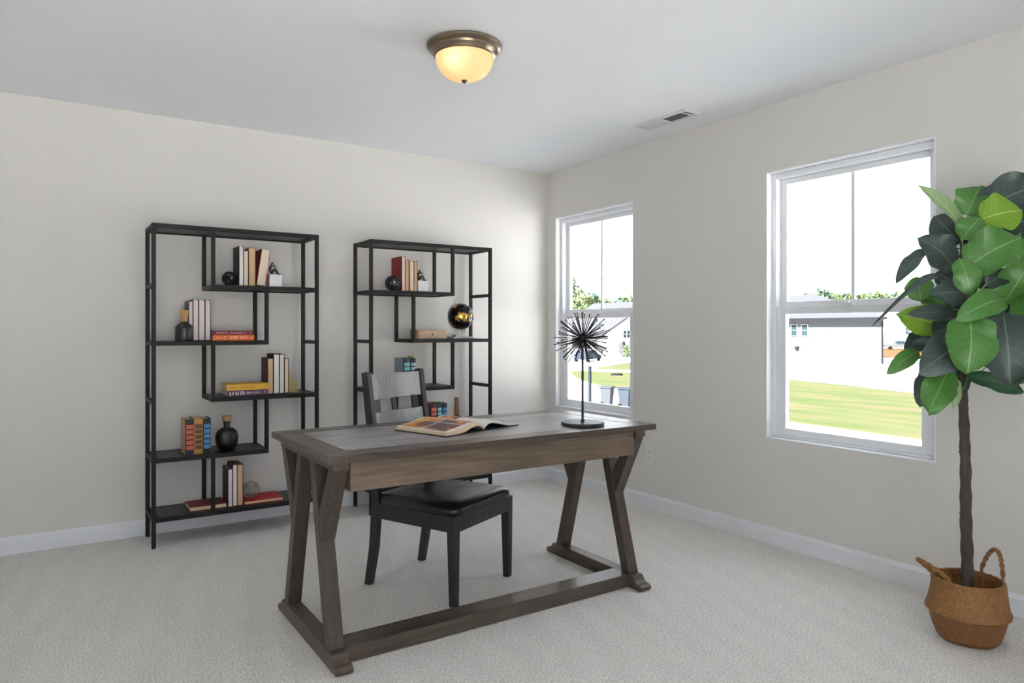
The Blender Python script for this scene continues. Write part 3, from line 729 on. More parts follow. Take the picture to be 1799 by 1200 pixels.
def strokes(t, parent, x0, x1, zc, hh, y, mat, seed, gap=0.35):
    """illegible printed lettering: short bars on the spine face"""
    rnd = random.Random(seed); m = MB(); x = x0
    while x < x1:
        w = hh*rnd.uniform(0.18, 0.30)
        m.box(x, x+w, y-0.0005, y+0.0005, zc-hh/2, zc+hh/2)
        if rnd.random() < 0.65: zz = zc+rnd.choice((-0.42, 0, 0.38))*hh; m.box(x, x+hh*0.55, y-0.0005, y+0.0005, zz-hh*0.08, zz+hh*0.08)
        x += hh*rnd.uniform(0.6, 0.95)
    return m.build('lettering', mat, parent)

def lying(label, x0, x1, z, th, d, yf, cover, pages, spine='front', prints=(), rz=0.0):
    L_ = x1-x0; bt = 0.0022
    t = thing('book', label, 'book', ((x0+x1)/2, yf+d/2, z), (0, 0, rz))
    m = MB(); m.box(-L_/2, L_/2, -d/2, d/2, 0, bt); m.box(-L_/2, L_/2, -d/2, d/2, th-bt, th)
    if spine == 'front': m.box(-L_/2, L_/2, -d/2-0.0015, -d/2+0.001, 0, th)
    else: m.box(-L_/2, L_/2, d/2-0.001, d/2+0.0015, 0, th)
    c = m.build('cover', cover, t, bevel=0.0006)
    m = MB(); i = 0.004
    m.box(-L_/2+i, L_/2-i, -d/2+(0.001 if spine == 'front' else i), d/2-(i if spine == 'front' else 0.001), bt, th-bt); m.build('page_block', pages, t)
    for k, (a, b, zc, hh, mat) in enumerate(prints):
        strokes(t, c, -L_/2+a*L_, -L_/2+b*L_, th*zc, th*hh, -d/2-0.0016, mat, k+int(th*1e4))
    return t

# farther bookcase, first shelf
z = SH[0]
upright('black book with grey pages beside the black knot ball', -2.424, -2.397, z, 0.232, 0.155, -0.29, M['c_black'], M['pg_white'])
upright('thin dark brown book with cream pages next to the black book', -2.3965, -2.370, z, 0.207, 0.15, -0.285, M['c_maroon'], M['pg_cream'])
upright('tan paged brown book standing beside the leaning red book', -2.3695, -2.330, z, 0.226, 0.155, -0.287, M['c_brown'], M['pg_tan'])
upright('thick red book leaning toward the white cube bookend', -2.326, -2.274, z+0.0045, 0.218, 0.15, -0.287, M['c_red'], M['pg_cream'], lean=math.radians(8.3))
# second shelf
z = SH[1]
upright('thin purple book behind the corked black bottle', -2.683, -2.661, z, 0.228, 0.14, -0.228, M['c_purple'], M['pg_white'])
upright('cream paged book with brown cover behind the corked bottle', -2.660, -2.631, z, 0.236, 0.14, -0.228, M['c_brown'], M['pg_white'])
upright('cream paged wine red book in the middle of the row beside the bottle', -2.630, -2.597, z, 0.236, 0.14, -0.228, M['c_winered'], M['pg_white'])
upright('narrow wine red book touching the lying orange book', -2.596, -2.567, z, 0.236, 0.14, -0.228, M['c_winered'], M['pg_white'])
lying('orange book lying flat under the wine red one', -2.564, -2.335, z, 0.032, 0.15, -0.275, M['c_orange'], M['pg_flat'], 'front', [(0.08, 0.24, 0.5, 0.3, M['ink_grey']), (0.27, 0.34, 0.5, 0.6, M['ink_white']), (0.42, 0.58, 0.5, 0.5, M['ink_white']), (0.66, 0.82, 0.55, 0.3, M['ink_white']), (0.93, 0.95, 0.5, 0.35, M['ink_white'])])
lying('wine red book lying on top of the orange one', -2.562, -2.343, z+0.0322, 0.026, 0.145, -0.272, M['c_winered'], M['pg_flat'], 'front', [(0.08, 0.34, 0.5, 0.45, M['ink_pink']), (0.42, 0.80, 0.5, 0.4, M['ink_pink']), (0.93, 0.95, 0.5, 0.35, M['ink_pink'])])
# third shelf
z = SH[2]
lying('dark purple book lying flat with white lettering', -2.490, -2.262, z, 0.033, 0.165, -0.300, M['c_purple'], M['pg_flat'], 'front', [(0.05, 0.42, 0.5, 0.62, M['ink_white']), (0.46, 0.84, 0.5, 0.34, M['ink_white']), (0.91, 0.95, 0.55, 0.4, M['ink_white'])])
lying('yellow book lying on top of the purple one', -2.493, -2.259, z+0.0332, 0.035, 0.16, -0.298, M['c_yellow'], M['pg_flat'], 'front', [(0.06, 0.25, 0.45, 0.25, M['ink_brown']), (0.34, 0.66, 0.45, 0.25, M['ink_brown']), (0.92, 0.94, 0.5, 0.3, M['ink_brown'])])
upright('maroon book with tan pages beside the yellow book', -2.256, -2.223, z, 0.214, 0.15, -0.27, M['c_maroon'], M['pg_tan'])
upright('tall black book with white pages between two maroon ones', -2.222, -2.188, z, 0.238, 0.155, -0.272, M['c_black'], M['pg_white'])
upright('tall maroon book with white pages beside the short cream paged one', -2.187, -2.158, z, 0.237, 0.155, -0.27, M['c_maroon'], M['pg_white'])
upright('short cream paged book leaning on nothing beside the brass bookend'.replace('leaning on nothing ', ''), -2.157, -2.133, z, 0.210, 0.15, -0.27, M['c_maroon'], M['pg_cream'])
# fourth shelf
z = SH[3]
spine_out('antique black book with coral spine panels', -2.709, -2.664, z, 0.198, 0.14, -0.283, M['c_navy'], M['pg_tan'], M['p_red'], side=M['c_tan'])
spine_out('antique gilt brown book between the coral and blue panelled ones', -2.663, -2.617, z, 0.199, 0.14, -0.283, M['p_gold'], M['pg_tan'], M['p_brown'])
spine_out('antique black book with blue spine panels beside the round vase', -2.616, -2.574, z, 0.196, 0.14, -0.278, M['c_navy'], M['pg_tan'], M['p_blue'])
# lowest shelf
z = SH[4]
lying('dark red book lying flat on the lowest shelf, farther from the wire sphere', -2.684, -2.485, z, 0.024, 0.17, -0.272, M['c_winered'], M['pg_flat'], 'back')
upright('maroon book with white pages beside the dark red lying book', -2.483, -2.458, z, 0.220, 0.15, -0.285, M['c_maroon'], M['pg_white'])
upright('tall wine red book with white pages in the lowest row', -2.457, -2.433, z, 0.242, 0.15, -0.285, M['c_winered'], M['pg_white'])
upright('tall tan paged maroon book next to the wire sphere', -2.432, -2.400, z, 0.240, 0.15, -0.283, M['c_maroon'], M['pg_tan'])
lying('bright red book lying flat under the wire sphere', -2.392, -2.165, z, 0.018, 0.19, -0.278, M['c_brightred'], M['pg_flat'], 'back')
# bookcase with the globe
z = SH[0]
upright('thick red book beside the grey mesh ball', -1.392, -1.366, z, 0.232, 0.17, -0.28, M['c_red'], M['pg_white'])
upright('thin red book with tan pages next to the thick red one', -1.365, -1.337, z, 0.213, 0.15, -0.278, M['c_brightred'], M['pg_tan'])
upright('cream paged brown book beside the thin red one', -1.335, -1.302, z, 0.205, 0.15, -0.28, M['c_brown'], M['pg_cream'])
upright('narrow brown book touching the figurine bookend behind the chair', -1.301, -1.277, z, 0.206, 0.15, -0.28, M['c_brown'], M['pg_tan'])
z = SH[2]
spine_out('antique dark teal book with aqua spine panels', -1.376, -1.327, z, 0.194, 0.145, -0.273, M['c_teal'], M['pg_tan'], M['p_aqua'], side=M['p_greyblue'])
spine_out('antique navy book with grey blue spine panels', -1.326, -1.284, z, 0.193, 0.14, -0.273, M['c_navy'], M['pg_tan'], M['p_greyblue'])
z = SH[3]
spine_out('antique maroon book with red spine panels half hidden by the desk', -1.174, -1.125, z, 0.198, 0.14, -0.273, M['c_maroon'], M['pg_tan'], M['p_red'])
spine_out('antique teal book with pale aqua panels half hidden by the desk', -1.122, -1.086, z, 0.196, 0.14, -0.272, M['c_teal'], M['pg_tan'], M['p_aqua'])
spine_out('antique navy book with blue panels half hidden by the desk', -1.085, -1.046, z, 0.194, 0.14, -0.272, M['c_navy'], M['pg_tan'], M['p_blue'])

# ------------------------------------------------------------------ shelf ornaments
def ring_ball(name, label, loc, r, nr, tr, mat, seed, core=None):
    rnd = random.Random(seed); t = thing(name, label, 'ornament', loc)
    m = MB()
    for k in range(nr):
        q = Euler((rnd.uniform(0,6.3), rnd.uniform(0,6.3), rnd.uniform(0,6.3))).to_matrix()
        off = rnd.uniform(-0.75, 0.75)*r; rr = math.sqrt(max(1e-6, (r-tr)**2-off*off)); n = 26
        m.tube([q@Vector((rr*math.cos(2*PI*i/n), rr*math.sin(2*PI*i/n), off))+Vector((0,0,r)) for i in range(n)], tr, 6, True)
    m.build('wire_rings', mat, t, smooth=True)
    if core:
        m = MB(); m.sphere((0,0,r), r*0.86, 24, 16); m.build('core', core, t, smooth=True)
    return t
ring_ball('knot_ball', 'chunky black knotted ball beside the black book', (-2.462, -0.22, SH[0]), 0.043, 9, 0.0056, M['black_ceramic'], 3)
ring_ball('mesh_ball', 'dark grey mesh ball beside the thick red book', (-1.4455, -0.255, SH[0]), 0.051, 34, 0.0026, M['dark_iron'], 8, M['silver'])
ring_ball('wire_sphere', 'open silver wire sphere resting on the bright red book', (-2.338, -0.20, SH[4]+0.018), 0.050, 20, 0.0011, M['silver'], 11)

t = thing('bottle', 'black bottle with wide cork stopper beside the wine red books', 'bottle', (-2.714, -0.279, SH[1]))
m = MB(); m.lathe([(0.030,0),(0.045,0.001),(0.0475,0.006),(0.0475,0.074),(0.044,0.082),(0.022,0.102),(0.0195,0.108)], 36); m.build('body', M['black_ceramic'], t, smooth=30)
m = MB(); m.lathe([(0.017,0.104),(0.0175,0.128),(0.019,0.132),(0.0235,0.168),(0.0230,0.172),(0.010,0.173)], 24); m.build('cork', M['cork'], t, smooth=35)
t = thing('vase', 'round black bottle vase with wooden collar beside the blue panelled book', 'vase', (-2.475, -0.21, SH[3]))
m = MB(); m.lathe([(0.030,0),(0.038,0.002),(0.054,0.020),(0.063,0.052),(0.063,0.082),(0.055,0.108),(0.036,0.124),(0.020,0.130),(0.017,0.140),(0.0185,0.156),(0.0225,0.168)], 40); m.build('body', M['black_ceramic'], t, smooth=50)
m = MB(); m.lathe([(0.022,0.168),(0.0245,0.172),(0.0265,0.194),(0.0265,0.198),(0.020,0.199)], 28); m.build('wood_collar', M['cork'], t, smooth=35)
t = thing('bottle', 'black bottle with tall turned wooden stopper, partly behind the desk', 'bottle', (-0.931, -0.20, SH[3]))
m = MB(); m.lathe([(0.030,0),(0.052,0.002),(0.058,0.010),(0.056,0.050),(0.040,0.080),(0.024,0.092),(0.021,0.097)], 32); m.build('body', M['black_ceramic'], t, smooth=40)
m = MB(); m.lathe([(0.021,0.096),(0.0205,0.125),(0.0185,0.13),(0.020,0.14),(0.0185,0.165),(0.0165,0.17),(0.018,0.18),(0.0165,0.205),(0.018,0.212),(0.0175,0.222)], 24); m.build('stopper', M['stopper'], t, smooth=30)

def figurine(label, loc):
    t = thing('figurine_bookend', label, 'bookend', loc)
    m = MB(); m.box(-0.037, 0.037, -0.037, 0.037, 0, 0.076); m.build('marble_cube', M['marble'], t, bevel=0.0015)
    # small seated figure: torso leaning, arm stretched over raised knees
    J = {'hip': (-0.020,0,0.087,0.0085), 'waist': (-0.024,0,0.103,0.007), 'chest': (-0.022,0,0.122,0.009), 'neck': (-0.017,0,0.134,0.004), 'head': (-0.010,0,0.145,0.0075), 'crown': (-0.006,0,0.152,0.005)}
    E_ = [('hip','waist'),('waist','chest'),('chest','neck'),('neck','head'),('head','crown')]
    for s, nm in ((-1,'l'),(1,'r')):
        k = 0 if s < 0 else -0.004
        J['hp'+nm] = (-0.014,s*0.007,0.084,0.0062); J['kn'+nm] = (0.006+k,s*0.008,0.116+k,0.0050); J['an'+nm] = (0.026+k,s*0.008,0.083,0.0035); J['ft'+nm] = (0.039+k,s*0.008,0.0795,0.0032)
        E_ += [('hip','hp'+nm),('hp'+nm,'kn'+nm),('kn'+nm,'an'+nm),('an'+nm,'ft'+nm)]
        J['sh'+nm] = (-0.018,s*0.011,0.127,0.0048); J['el'+nm] = (-0.002,s*0.013,0.131,0.0036); J['ha'+nm] = (0.010,s*0.009,0.138 if s > 0 else 0.121,0.0032)
        E_ += [('chest','sh'+nm),('sh'+nm,'el'+nm),('el'+nm,'ha'+nm)]
    ks = list(J); me = bpy.data.meshes.new('figure'); me.from_pydata([J[k][:3] for k in ks], [(ks.index(a), ks.index(b)) for a, b in E_], [])
    me.materials.append(M['black_ceramic'])
    o = bpy.data.objects.new('figure', me); COL.objects.link(o); o.parent = t
    sk = o.modifiers.new('skin', 'SKIN')
    if not me.skin_vertices:
        bm = bmesh.new(); bm.from_mesh(me); bm.verts.layers.skin.verify(); bm.to_mesh(me); bm.free()
    for i, k in enumerate(ks):
        sv = me.skin_vertices[0].data[i]; sv.radius = (J[k][3], J[k][3]); sv.use_root = (k == 'hip')
    ss = o.modifiers.new('smooth', 'SUBSURF'); ss.levels = 2; ss.render_levels = 2
    return t
figurine('white cube bookend with black seated figurine beside the leaning red book', (-2.207, -0.222, SH[0]))
figurine('white cube bookend with black seated figurine beside the narrow brown book', (-1.225, -0.222, SH[0]))

def brass_bookend(label, loc):
    t = thing('brass_bookend', label, 'bookend', loc)
    pts = [(0, 0), (0, 0.205)]
    for k in range(13):
        u = k/12; pts.append((0.006+0.050*u**1.6 if u < 1 else 0.056, 0.205-0.140*(1-(1-u)**1.7)))
    pts += [(0.062, 0.058), (0.064, 0.046), (0.064, 0)]
    m = MB(); m.prism(pts, -0.05, 0.05, 'y'); m.build('flared_body', M['gold'], t, smooth=35, bevel=0.0015)
    m = MB(); m.box(0, 0.068, -0.053, 0.053, 0, 0.004); m.build('base_plate', M['gold'], t, bevel=0.001)
brass_bookend('flared brass bookend beside the cream paged book', (-2.1325, -0.19, SH[2]))
brass_bookend('flared brass bookend partly hidden by the chair back', (-1.2835, -0.19, SH[2]))

t = thing('wooden_box', 'small pale wooden box with dark knob next to the globe', 'box', (-1.173, -0.225, SH[1]))
m = MB(); m.box(-0.108, 0.108, -0.06, 0.06, 0, 0.062); m.build('body', M['boxwood'], t, bevel=0.002)
m = MB(); m.box(-0.100, 0.100, -0.063, -0.0595, 0.006, 0.056); dr = m.build('drawer_front', M['boxwood'], t, bevel=0.001)
m = MB(); m.sphere((0, -0.068, 0.032), 0.0065, 12, 8); m.build('knob', M['dark_iron'], dr, smooth=True)

# globe
def globe_mat():
    m, nt, b = new_mat('black_gold_globe'); N, L = nt.nodes, nt.links
    tc = N.new('ShaderNodeTexCoord'); n1 = N.new('ShaderNodeTexNoise'); n1.inputs['Scale'].default_value = 13; n1.inputs['Detail'].default_value = 5
    L.new(tc.outputs['Object'], n1.inputs['Vector'])
    cr = N.new('ShaderNodeValToRGB'); cr.color_ramp.interpolation = 'LINEAR'; e = cr.color_ramp.elements
    e[0].position = 0.535; e[0].color = (0.008, 0.010, 0.014, 1); e[1].position = 0.56; e[1].color = (0.62, 0.36, 0.09, 1)
    L.new(n1.outputs['Fac'], cr.inputs['Fac']); L.new(cr.outputs['Color'], b.inputs['Base Color'])
    mr = N.new('ShaderNodeMapRange'); mr.inputs['From Min'].default_value = 0.535; mr.inputs['From Max'].default_value = 0.56
    L.new(n1.outputs['Fac'], mr.inputs['Value']); L.new(mr.outputs['Result'], b.inputs['Metallic'])
    b.inputs['Roughness'].default_value = 0.16
    return m
t = thing('desk_globe', 'black and gold globe on a silver stand', 'globe', (-0.892, -0.18, SH[1]))
m = MB(); m.sphere((0, 0, 0.157), 0.094, 48, 28); m.build('sphere', globe_mat(), t, smooth=80)
tilt = math.radians(23)
m = MB(); ax = Vector((-math.sin(tilt), 0, math.cos(tilt)))
pts = []
for k in range(25):
    a = PI*k/24
    d = ax*math.cos(a) + Vector((-math.cos(tilt), 0, -math.sin(tilt)))*math.sin(a)*1.0
    pts.append(Vector((0, 0, 0.157))+d*0.104)
m.tube(pts, 0.0032, 8); mer = m.build('meridian_arm', M['silver'], t, smooth=True)
m = MB(); c = Vector((0,0,0.157)); m.tube([c+ax*0.092, c+ax*0.128], 0.003, 8); m.tube([c-ax*0.092, c-ax*0.112], 0.003, 8); m.build('axis_pin', M['silver'], mer, smooth=True)
m = MB(); m.tube([(-0.012,0,0.025),(-0.012,0,0.062)], 0.005, 10); m.build('stem', M['silver'], t, smooth=True)
m = MB(); m.box(-0.082, 0.078, -0.05, 0.05, 0, 0.014); m.build('base_plate', M['silver'], t, bevel=0.002)
m = MB(); m.box(-0.052, 0.028, -0.03, 0.03, 0.014, 0.026); m.build('base_step', M['silver'], t, bevel=0.002)

# ------------------------------------------------------------------ desk
DX0, DX1, DY0, DY1 = -2.570, -1.045, -2.268, -1.548
DO = ((DX0+DX1)/2, (DY0+DY1)/2, 0)
dk = thing('desk', 'brown wooden trestle desk with grey inset top and splayed legs', 'desk', DO)
bw = 0.098; zt = 0.760
def dpart(nm, mat, fn, bevel=0.003, parent=dk): 
    m = MB(); fn(m); return m.build(nm, mat, parent, bevel=bevel, off=DO)
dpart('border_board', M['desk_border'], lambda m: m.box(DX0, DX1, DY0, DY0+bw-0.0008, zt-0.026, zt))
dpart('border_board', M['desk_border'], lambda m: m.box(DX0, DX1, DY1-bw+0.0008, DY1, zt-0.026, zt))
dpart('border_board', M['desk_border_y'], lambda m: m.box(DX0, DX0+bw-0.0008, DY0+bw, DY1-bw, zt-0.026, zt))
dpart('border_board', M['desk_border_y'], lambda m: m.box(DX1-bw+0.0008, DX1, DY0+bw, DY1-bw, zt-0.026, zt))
nb = 4; yw = (DY1-DY0-2*bw)/nb
for k in range(nb):
    dpart('inset_plank', M['desk_inset'], lambda m, k=k: m.box(DX0+bw, DX1-bw, DY0+bw+k*yw+0.0004, DY0+bw+(k+1)*yw-0.0004, zt-0.024, zt-0.0008), bevel=0.0008)
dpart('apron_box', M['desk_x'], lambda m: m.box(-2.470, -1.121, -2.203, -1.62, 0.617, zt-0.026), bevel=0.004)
YC = -1.888
for x0 in (-2.537, -1.121):
    x1 = x0+0.062
    foot = [(-2.238,0),(-2.250,0.008),(-2.250,0.020),(-2.240,0.028),(-2.222,0.030),(-2.206,0.040),(-2.196,0.056),(-2.188,0.060)]
    foot = foot + [(2*YC-y, z_) for y, z_ in foot[::-1]]
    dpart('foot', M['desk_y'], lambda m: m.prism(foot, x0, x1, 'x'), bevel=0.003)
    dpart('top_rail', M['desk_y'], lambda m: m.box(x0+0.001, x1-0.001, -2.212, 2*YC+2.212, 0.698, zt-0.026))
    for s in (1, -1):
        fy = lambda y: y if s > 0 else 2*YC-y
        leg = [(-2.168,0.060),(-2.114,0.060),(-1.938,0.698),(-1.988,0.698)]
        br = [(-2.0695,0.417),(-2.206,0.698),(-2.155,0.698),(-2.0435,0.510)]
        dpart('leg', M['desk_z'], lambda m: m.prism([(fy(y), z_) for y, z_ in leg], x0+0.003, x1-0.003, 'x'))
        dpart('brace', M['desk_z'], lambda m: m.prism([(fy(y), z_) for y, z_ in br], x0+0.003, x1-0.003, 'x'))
dpart('stretcher', M['stretcher'], lambda m: m.box(-2.475, -1.121, -2.168, -2.062, 0.004, 0.062))

# ------------------------------------------------------------------ chair
ch = thing('dining_chair', 'dark espresso ladder-back chair with black leather seat', 'chair', (-1.797, -1.631, 0), (0, 0, math.radians(25.9)))
def tapered(m, x, y, a0, a1, z0, z1, dx=0, dy=0):
    m.add([(x+dx-a0,y+dy-a0,z0),(x+dx+a0,y+dy-a0,z0),(x+dx+a0,y+dy+a0,z0),(x+dx-a0,y+dy+a0,z0),(x-a1,y-a1,z1),(x+a1,y-a1,z1),(x+a1,y+a1,z1),(x-a1,y+a1,z1)],
          [(3,2,1,0),(4,5,6,7),(0,1,5,4),(1,2,6,5),(2,3,7,6),(3,0,4,7)])
for s in (-1, 1):
    m = MB(); tapered(m, s*0.222, -0.212, 0.016, 0.022, 0, 0.388, 0, -0.004); m.build('leg', M['chairwood'], ch, bevel=0.003)
    # rear leg runs up into the back post
    side = [(0.268,0),(0.232,0.18),(0.214,0.40),(0.232,0.62),(0.284,0.985),(0.296,0.990),(0.322,0.985),(0.276,0.62),(0.258,0.40),(0.274,0.18),(0.302,0)]
    m = MB(); x = s*0.198; m.prism(side, x-0.016, x+0.016, 'x'); m.build('back_post', M['chairwood'], ch, bevel=0.003)
m = MB(); m.box(-0.205, 0.205, -0.232, -0.208, 0.318, 0.386); m.build('seat_rail', M['chairwood'], ch, bevel=0.002)
m = MB(); m.box(-0.19, 0.19, 0.215, 0.24, 0.318, 0.386); m.build('seat_rail', M['chairwood'], ch, bevel=0.002)
for s in (-1, 1):
    m = MB(); m.add([(s*0.238,-0.20,0.318),(s*0.214,-0.20,0.318),(s*0.190,0.225,0.318),(s*0.213,0.225,0.318),(s*0.238,-0.20,0.386),(s*0.214,-0.20,0.386),(s*0.190,0.225,0.386),(s*0.213,0.225,0.386)],
                    [(3,2,1,0),(4,5,6,7),(0,1,5,4),(1,2,6,5),(2,3,7,6),(3,0,4,7)])
    m.build('seat_rail', M['chairwood'], ch, bevel=0.002)
# padded leather seat: superellipse slab with a crown
m = MB(); NU, NR = 64, 9; vs = []; fs = []
def sedge(a, r):
    ca, sa = math.cos(a), math.sin(a); e = 0.22
    X = (abs(ca)**e)*(1 if ca >= 0 else -1); Y = (abs(sa)**e)*(1 if sa >= 0 else -1)
    y = Y*0.238*r-0.004; w = 0.243-0.026*(Y*r+1)/2
    return X*w*r, y
prof = [(0.97,0.386),(1.0,0.393),(1.0,0.410),(0.975,0.423),(0.92,0.433),(0.8,0.441),(0.62,0.447),(0.4,0.451),(0.2,0.453),(0.02,0.4535)]
for r, z_ in prof:
    for k in range(NU):
        x, y = sedge(2*PI*(k+0.5)/NU, r); vs.append((x, y, z_))
for i in range(len(prof)-1):
    for k in range(NU): fs.append((i*NU+k, i*NU+(k+1)%NU, (i+1)*NU+(k+1)%NU, (i+1)*NU+k))
fs.append(tuple(range(NU))[::-1]); fs.append(tuple((len(prof)-1)*NU+k for k in range(NU)))
m.add(vs, fs); m.build('seat_cushion', M['leather'], ch, smooth=60)
def back_y(z_): return 0.245 + (z_-0.40)*0.02/0.22 if z_ < 0.62 else 0.254+(z_-0.62)*0.049/0.365
def slat(nm, z0, z1, mat):
    m = MB(); n = 10; t_ = 0.016
    vs = []; 
    for z_ in (z0, z1):
        for dy in (-0.012, t_-0.012):
            for k in range(n+1):
                u = -1+2*k/n; vs.append((u*0.184, back_y(z_)+dy+0.024*(1-u*u), z_))
    q = n+1; fs = []
    for k in range(n):
        fs += [(k, k+1, 2*q+k+1, 2*q+k), (q+k+1, q+k, 3*q+k, 3*q+k+1), (k+1, k, q+k, q+k+1), (2*q+k, 2*q+k+1, 3*q+k+1, 3*q+k)]
    fs += [(0, 2*q, 3*q, q), (n, q+n, 3*q+n, 2*q+n)]
    m.add(vs, fs); return m.build(nm, mat, ch, bevel=0.002, smooth=30)
slat('back_slat', 0.855, 0.975, M['chairslat'])
slat('back_slat', 0.655, 0.795, M['chairslat'])
for u in (-0.78, 0.0, 0.78):
    m = MB(); x = u*0.184; d = 0.024*(1-u*u); w_ = 0.022 if abs(u) > 0.1 else 0.014
    m.add([(x+a, back_y(z_)+b_+d, z_) for z_ in (0.785, 0.865) for a, b_ in ((-w_,-0.009),(w_,-0.009),(w_,0.002),(-w_,0.002))], [(3,2,1,0),(4,5,6,7),(0,1,5,4),(1,2,6,5),(2,3,7,6),(3,0,4,7)])
    m.build('back_spindle', M['chairwood'], ch)

# ------------------------------------------------------------------ on the desk: starburst sculpture and open book
SX, SY = -1.349, -2.112
st = thing('starburst_sculpture', 'black metal starburst sculpture with beaded spikes on a round base', 'sculpture', (SX, SY, zt))
m = MB(); m.lathe([(0.02,0),(0.094,0),(0.0965,0.002),(0.0965,0.013),(0.094,0.015),(0.02,0.016)], 56); m.build('base', M['dark_iron'], st, smooth=30)
m = MB(); m.tube([(0,0,0.012),(0,0,0.36)], 0.0058, 12); m.lathe([(0.011,0.015),(0.009,0.022),(0.005,0.026)], 16); m.build('stem', M['dark_iron'], st, smooth=30)
m = MB(); m.sphere((0,0,0.388), 0.017, 20, 12); m.build('core', M['dark_iron'], st, smooth=True)
m = MB(); m.tube([(0,0,0.008),(0,0,0.122)], 0.0018, 6); m.sphere((0,0,0.1245), 0.0034, 8, 6); rod = m.mesh('spike', M['dark_iron'], 50)
rnd = random.Random(21); NRD = 118; ga = PI*(3-math.sqrt(5))
for k in range(NRD):
    zz = 1-2*(k+0.5)/NRD; rr = math.sqrt(1-zz*zz); a = ga*k
    d = Vector((rr*math.cos(a)+rnd.uniform(-0.13,0.13), rr*math.sin(a)+rnd.uniform(-0.13,0.13), zz+rnd.uniform(-0.13,0.13))).normalized()
    if d.z < -0.985: continue
    s = rnd.uniform(0.86, 1.06)
    inst('spike', rod, st, (0, 0, 0.388), d.to_track_quat('Z', 'Y').to_euler(), (1, 1, s))

def photo_mat():
    m, nt, b = new_mat('printed_photos'); N, L = nt.nodes, nt.links
    tc = N.new('ShaderNodeTexCoord'); mp = N.new('ShaderNodeMapping'); mp.inputs['Scale'].default_value = (9, 5, 1); mp.inputs['Rotation'].default_value = (0, 0, 0.35)
    L.new(tc.outputs['Object'], mp.inputs['Vector'])
    n1 = N.new('ShaderNodeTexNoise'); n1.inputs['Scale'].default_value = 1.3; n1.inputs['Detail'].default_value = 3; n1.inputs['Distortion'].default_value = 0.7
    L.new(mp.outputs['Vector'], n1.inputs['Vector'])
    cr = N.new('ShaderNodeValToRGB'); e = cr.color_ramp.elements
    e[0].position = 0.30; e[0].color = (0.03, 0.022, 0.045, 1); e[1].position = 0.72; e[1].color = (0.80, 0.48, 0.10, 1)
    for p, c in ((0.40, (0.09, 0.05, 0.06)), (0.46, (0.22, 0.055, 0.02)), (0.53, (0.60, 0.22, 0.03)), (0.60, (0.70, 0.36, 0.06)), (0.66, (0.36, 0.22, 0.08))):
        x = e.new(p); x.color = (*c, 1)
    L.new(n1.outputs['Fac'], cr.inputs['Fac']); L.new(cr.outputs['Color'], b.inputs['Base Color']); b.inputs['Roughness'].default_value = 0.3
    return m
ob = thing('open_book', 'large open picture book with orange photographs lying on the desk', 'book', (-1.857, -1.880, zt), (0, 0, math.radians(17.0)))
m = MB(); m.box(-0.232, -0.012, -0.153, 0.153, 0, 0.003); m.box(0.012, 0.232, -0.153, 0.153, 0, 0.003); m.box(-0.012, 0.012, -0.153, 0.153, 0, 0.002); m.build('cover', M['c_black'], ob)
def pageblock(s, top, bot, nm):
    m = MB(); m.prism([(s*x, z_) for x, z_ in top]+[(s*x, z_) for x, z_ in bot[::-1]], -0.150, 0.150, 'y'); return m.build(nm, M['pg_flat'] if s < 0 else M['pg_white'], ob, smooth=30)
topL = [(0.001,0.016),(0.010,0.026),(0.028,0.036),(0.050,0.041),(0.080,0.040),(0.115,0.033),(0.155,0.025),(0.195,0.019),(0.226,0.016)]
botL = [(0.001,0.006),(0.010,0.014),(0.028,0.024),(0.050,0.026),(0.080,0.020),(0.115,0.008),(0.155,0.0032),(0.195,0.0032),(0.226,0.0032)]
topR = [(0.001,0.016),(0.010,0.026),(0.028,0.035),(0.050,0.038),(0.085,0.034),(0.125,0.025),(0.165,0.016),(0.200,0.010),(0.226,0.007)]
botR = [(0.001,0.006),(0.010,0.015),(0.028,0.026),(0.050,0.029),(0.085,0.024),(0.125,0.013),(0.165,0.005),(0.200,0.0032),(0.226,0.0032)]
pl = pageblock(-1, topL, botL, 'page_block'); pr = pageblock(1, topR, botR, 'page_block')
def sheet(prof, s, x0, x1, y0, y1, lift, mat, nm, parent):
    def zat(x):
        for (a, za), (b_, zb) in zip(prof, prof[1:]):
            if a <= x <= b_: return za+(zb-za)*(x-a)/(b_-a)
        return prof[-1][1]
    n = 22; m = MB(); vs = []
    for k in range(n+1):
        x = x0+(x1-x0)*k/n; vs += [(s*x, y0, zat(x)+lift), (s*x, y1, zat(x)+lift)]
    m.add(vs, [(2*k, 2*k+1, 2*k+3, 2*k+2) for k in range(n)]); return m.build(nm, mat, parent, smooth=60)
M['paper'] = plain('white_page', (0.78, 0.76, 0.73), 0.5)
PH = photo_mat()
sheet(topL, -1, 0.0015, 0.226, -0.150, 0.150, 0.0006, M['paper'], 'left_page', pl)
sheet(topR, 1, 0.0015, 0.226, -0.150, 0.150, 0.0006, M['paper'], 'right_page', pr)
for x0, x1 in ((0.012, 0.108), (0.114, 0.212)):
    sheet(topL, -1, x0, x1, -0.128, 0.008, 0.0012, PH, 'printed_photo', pl); sheet(topL, -1, x0, x1, 0.016, 0.138, 0.0012, PH, 'printed_photo', pl)
sheet(topR, 1, 0.02, 0.11, 0.03, 0.135, 0.0012, PH, 'printed_photo', pr)

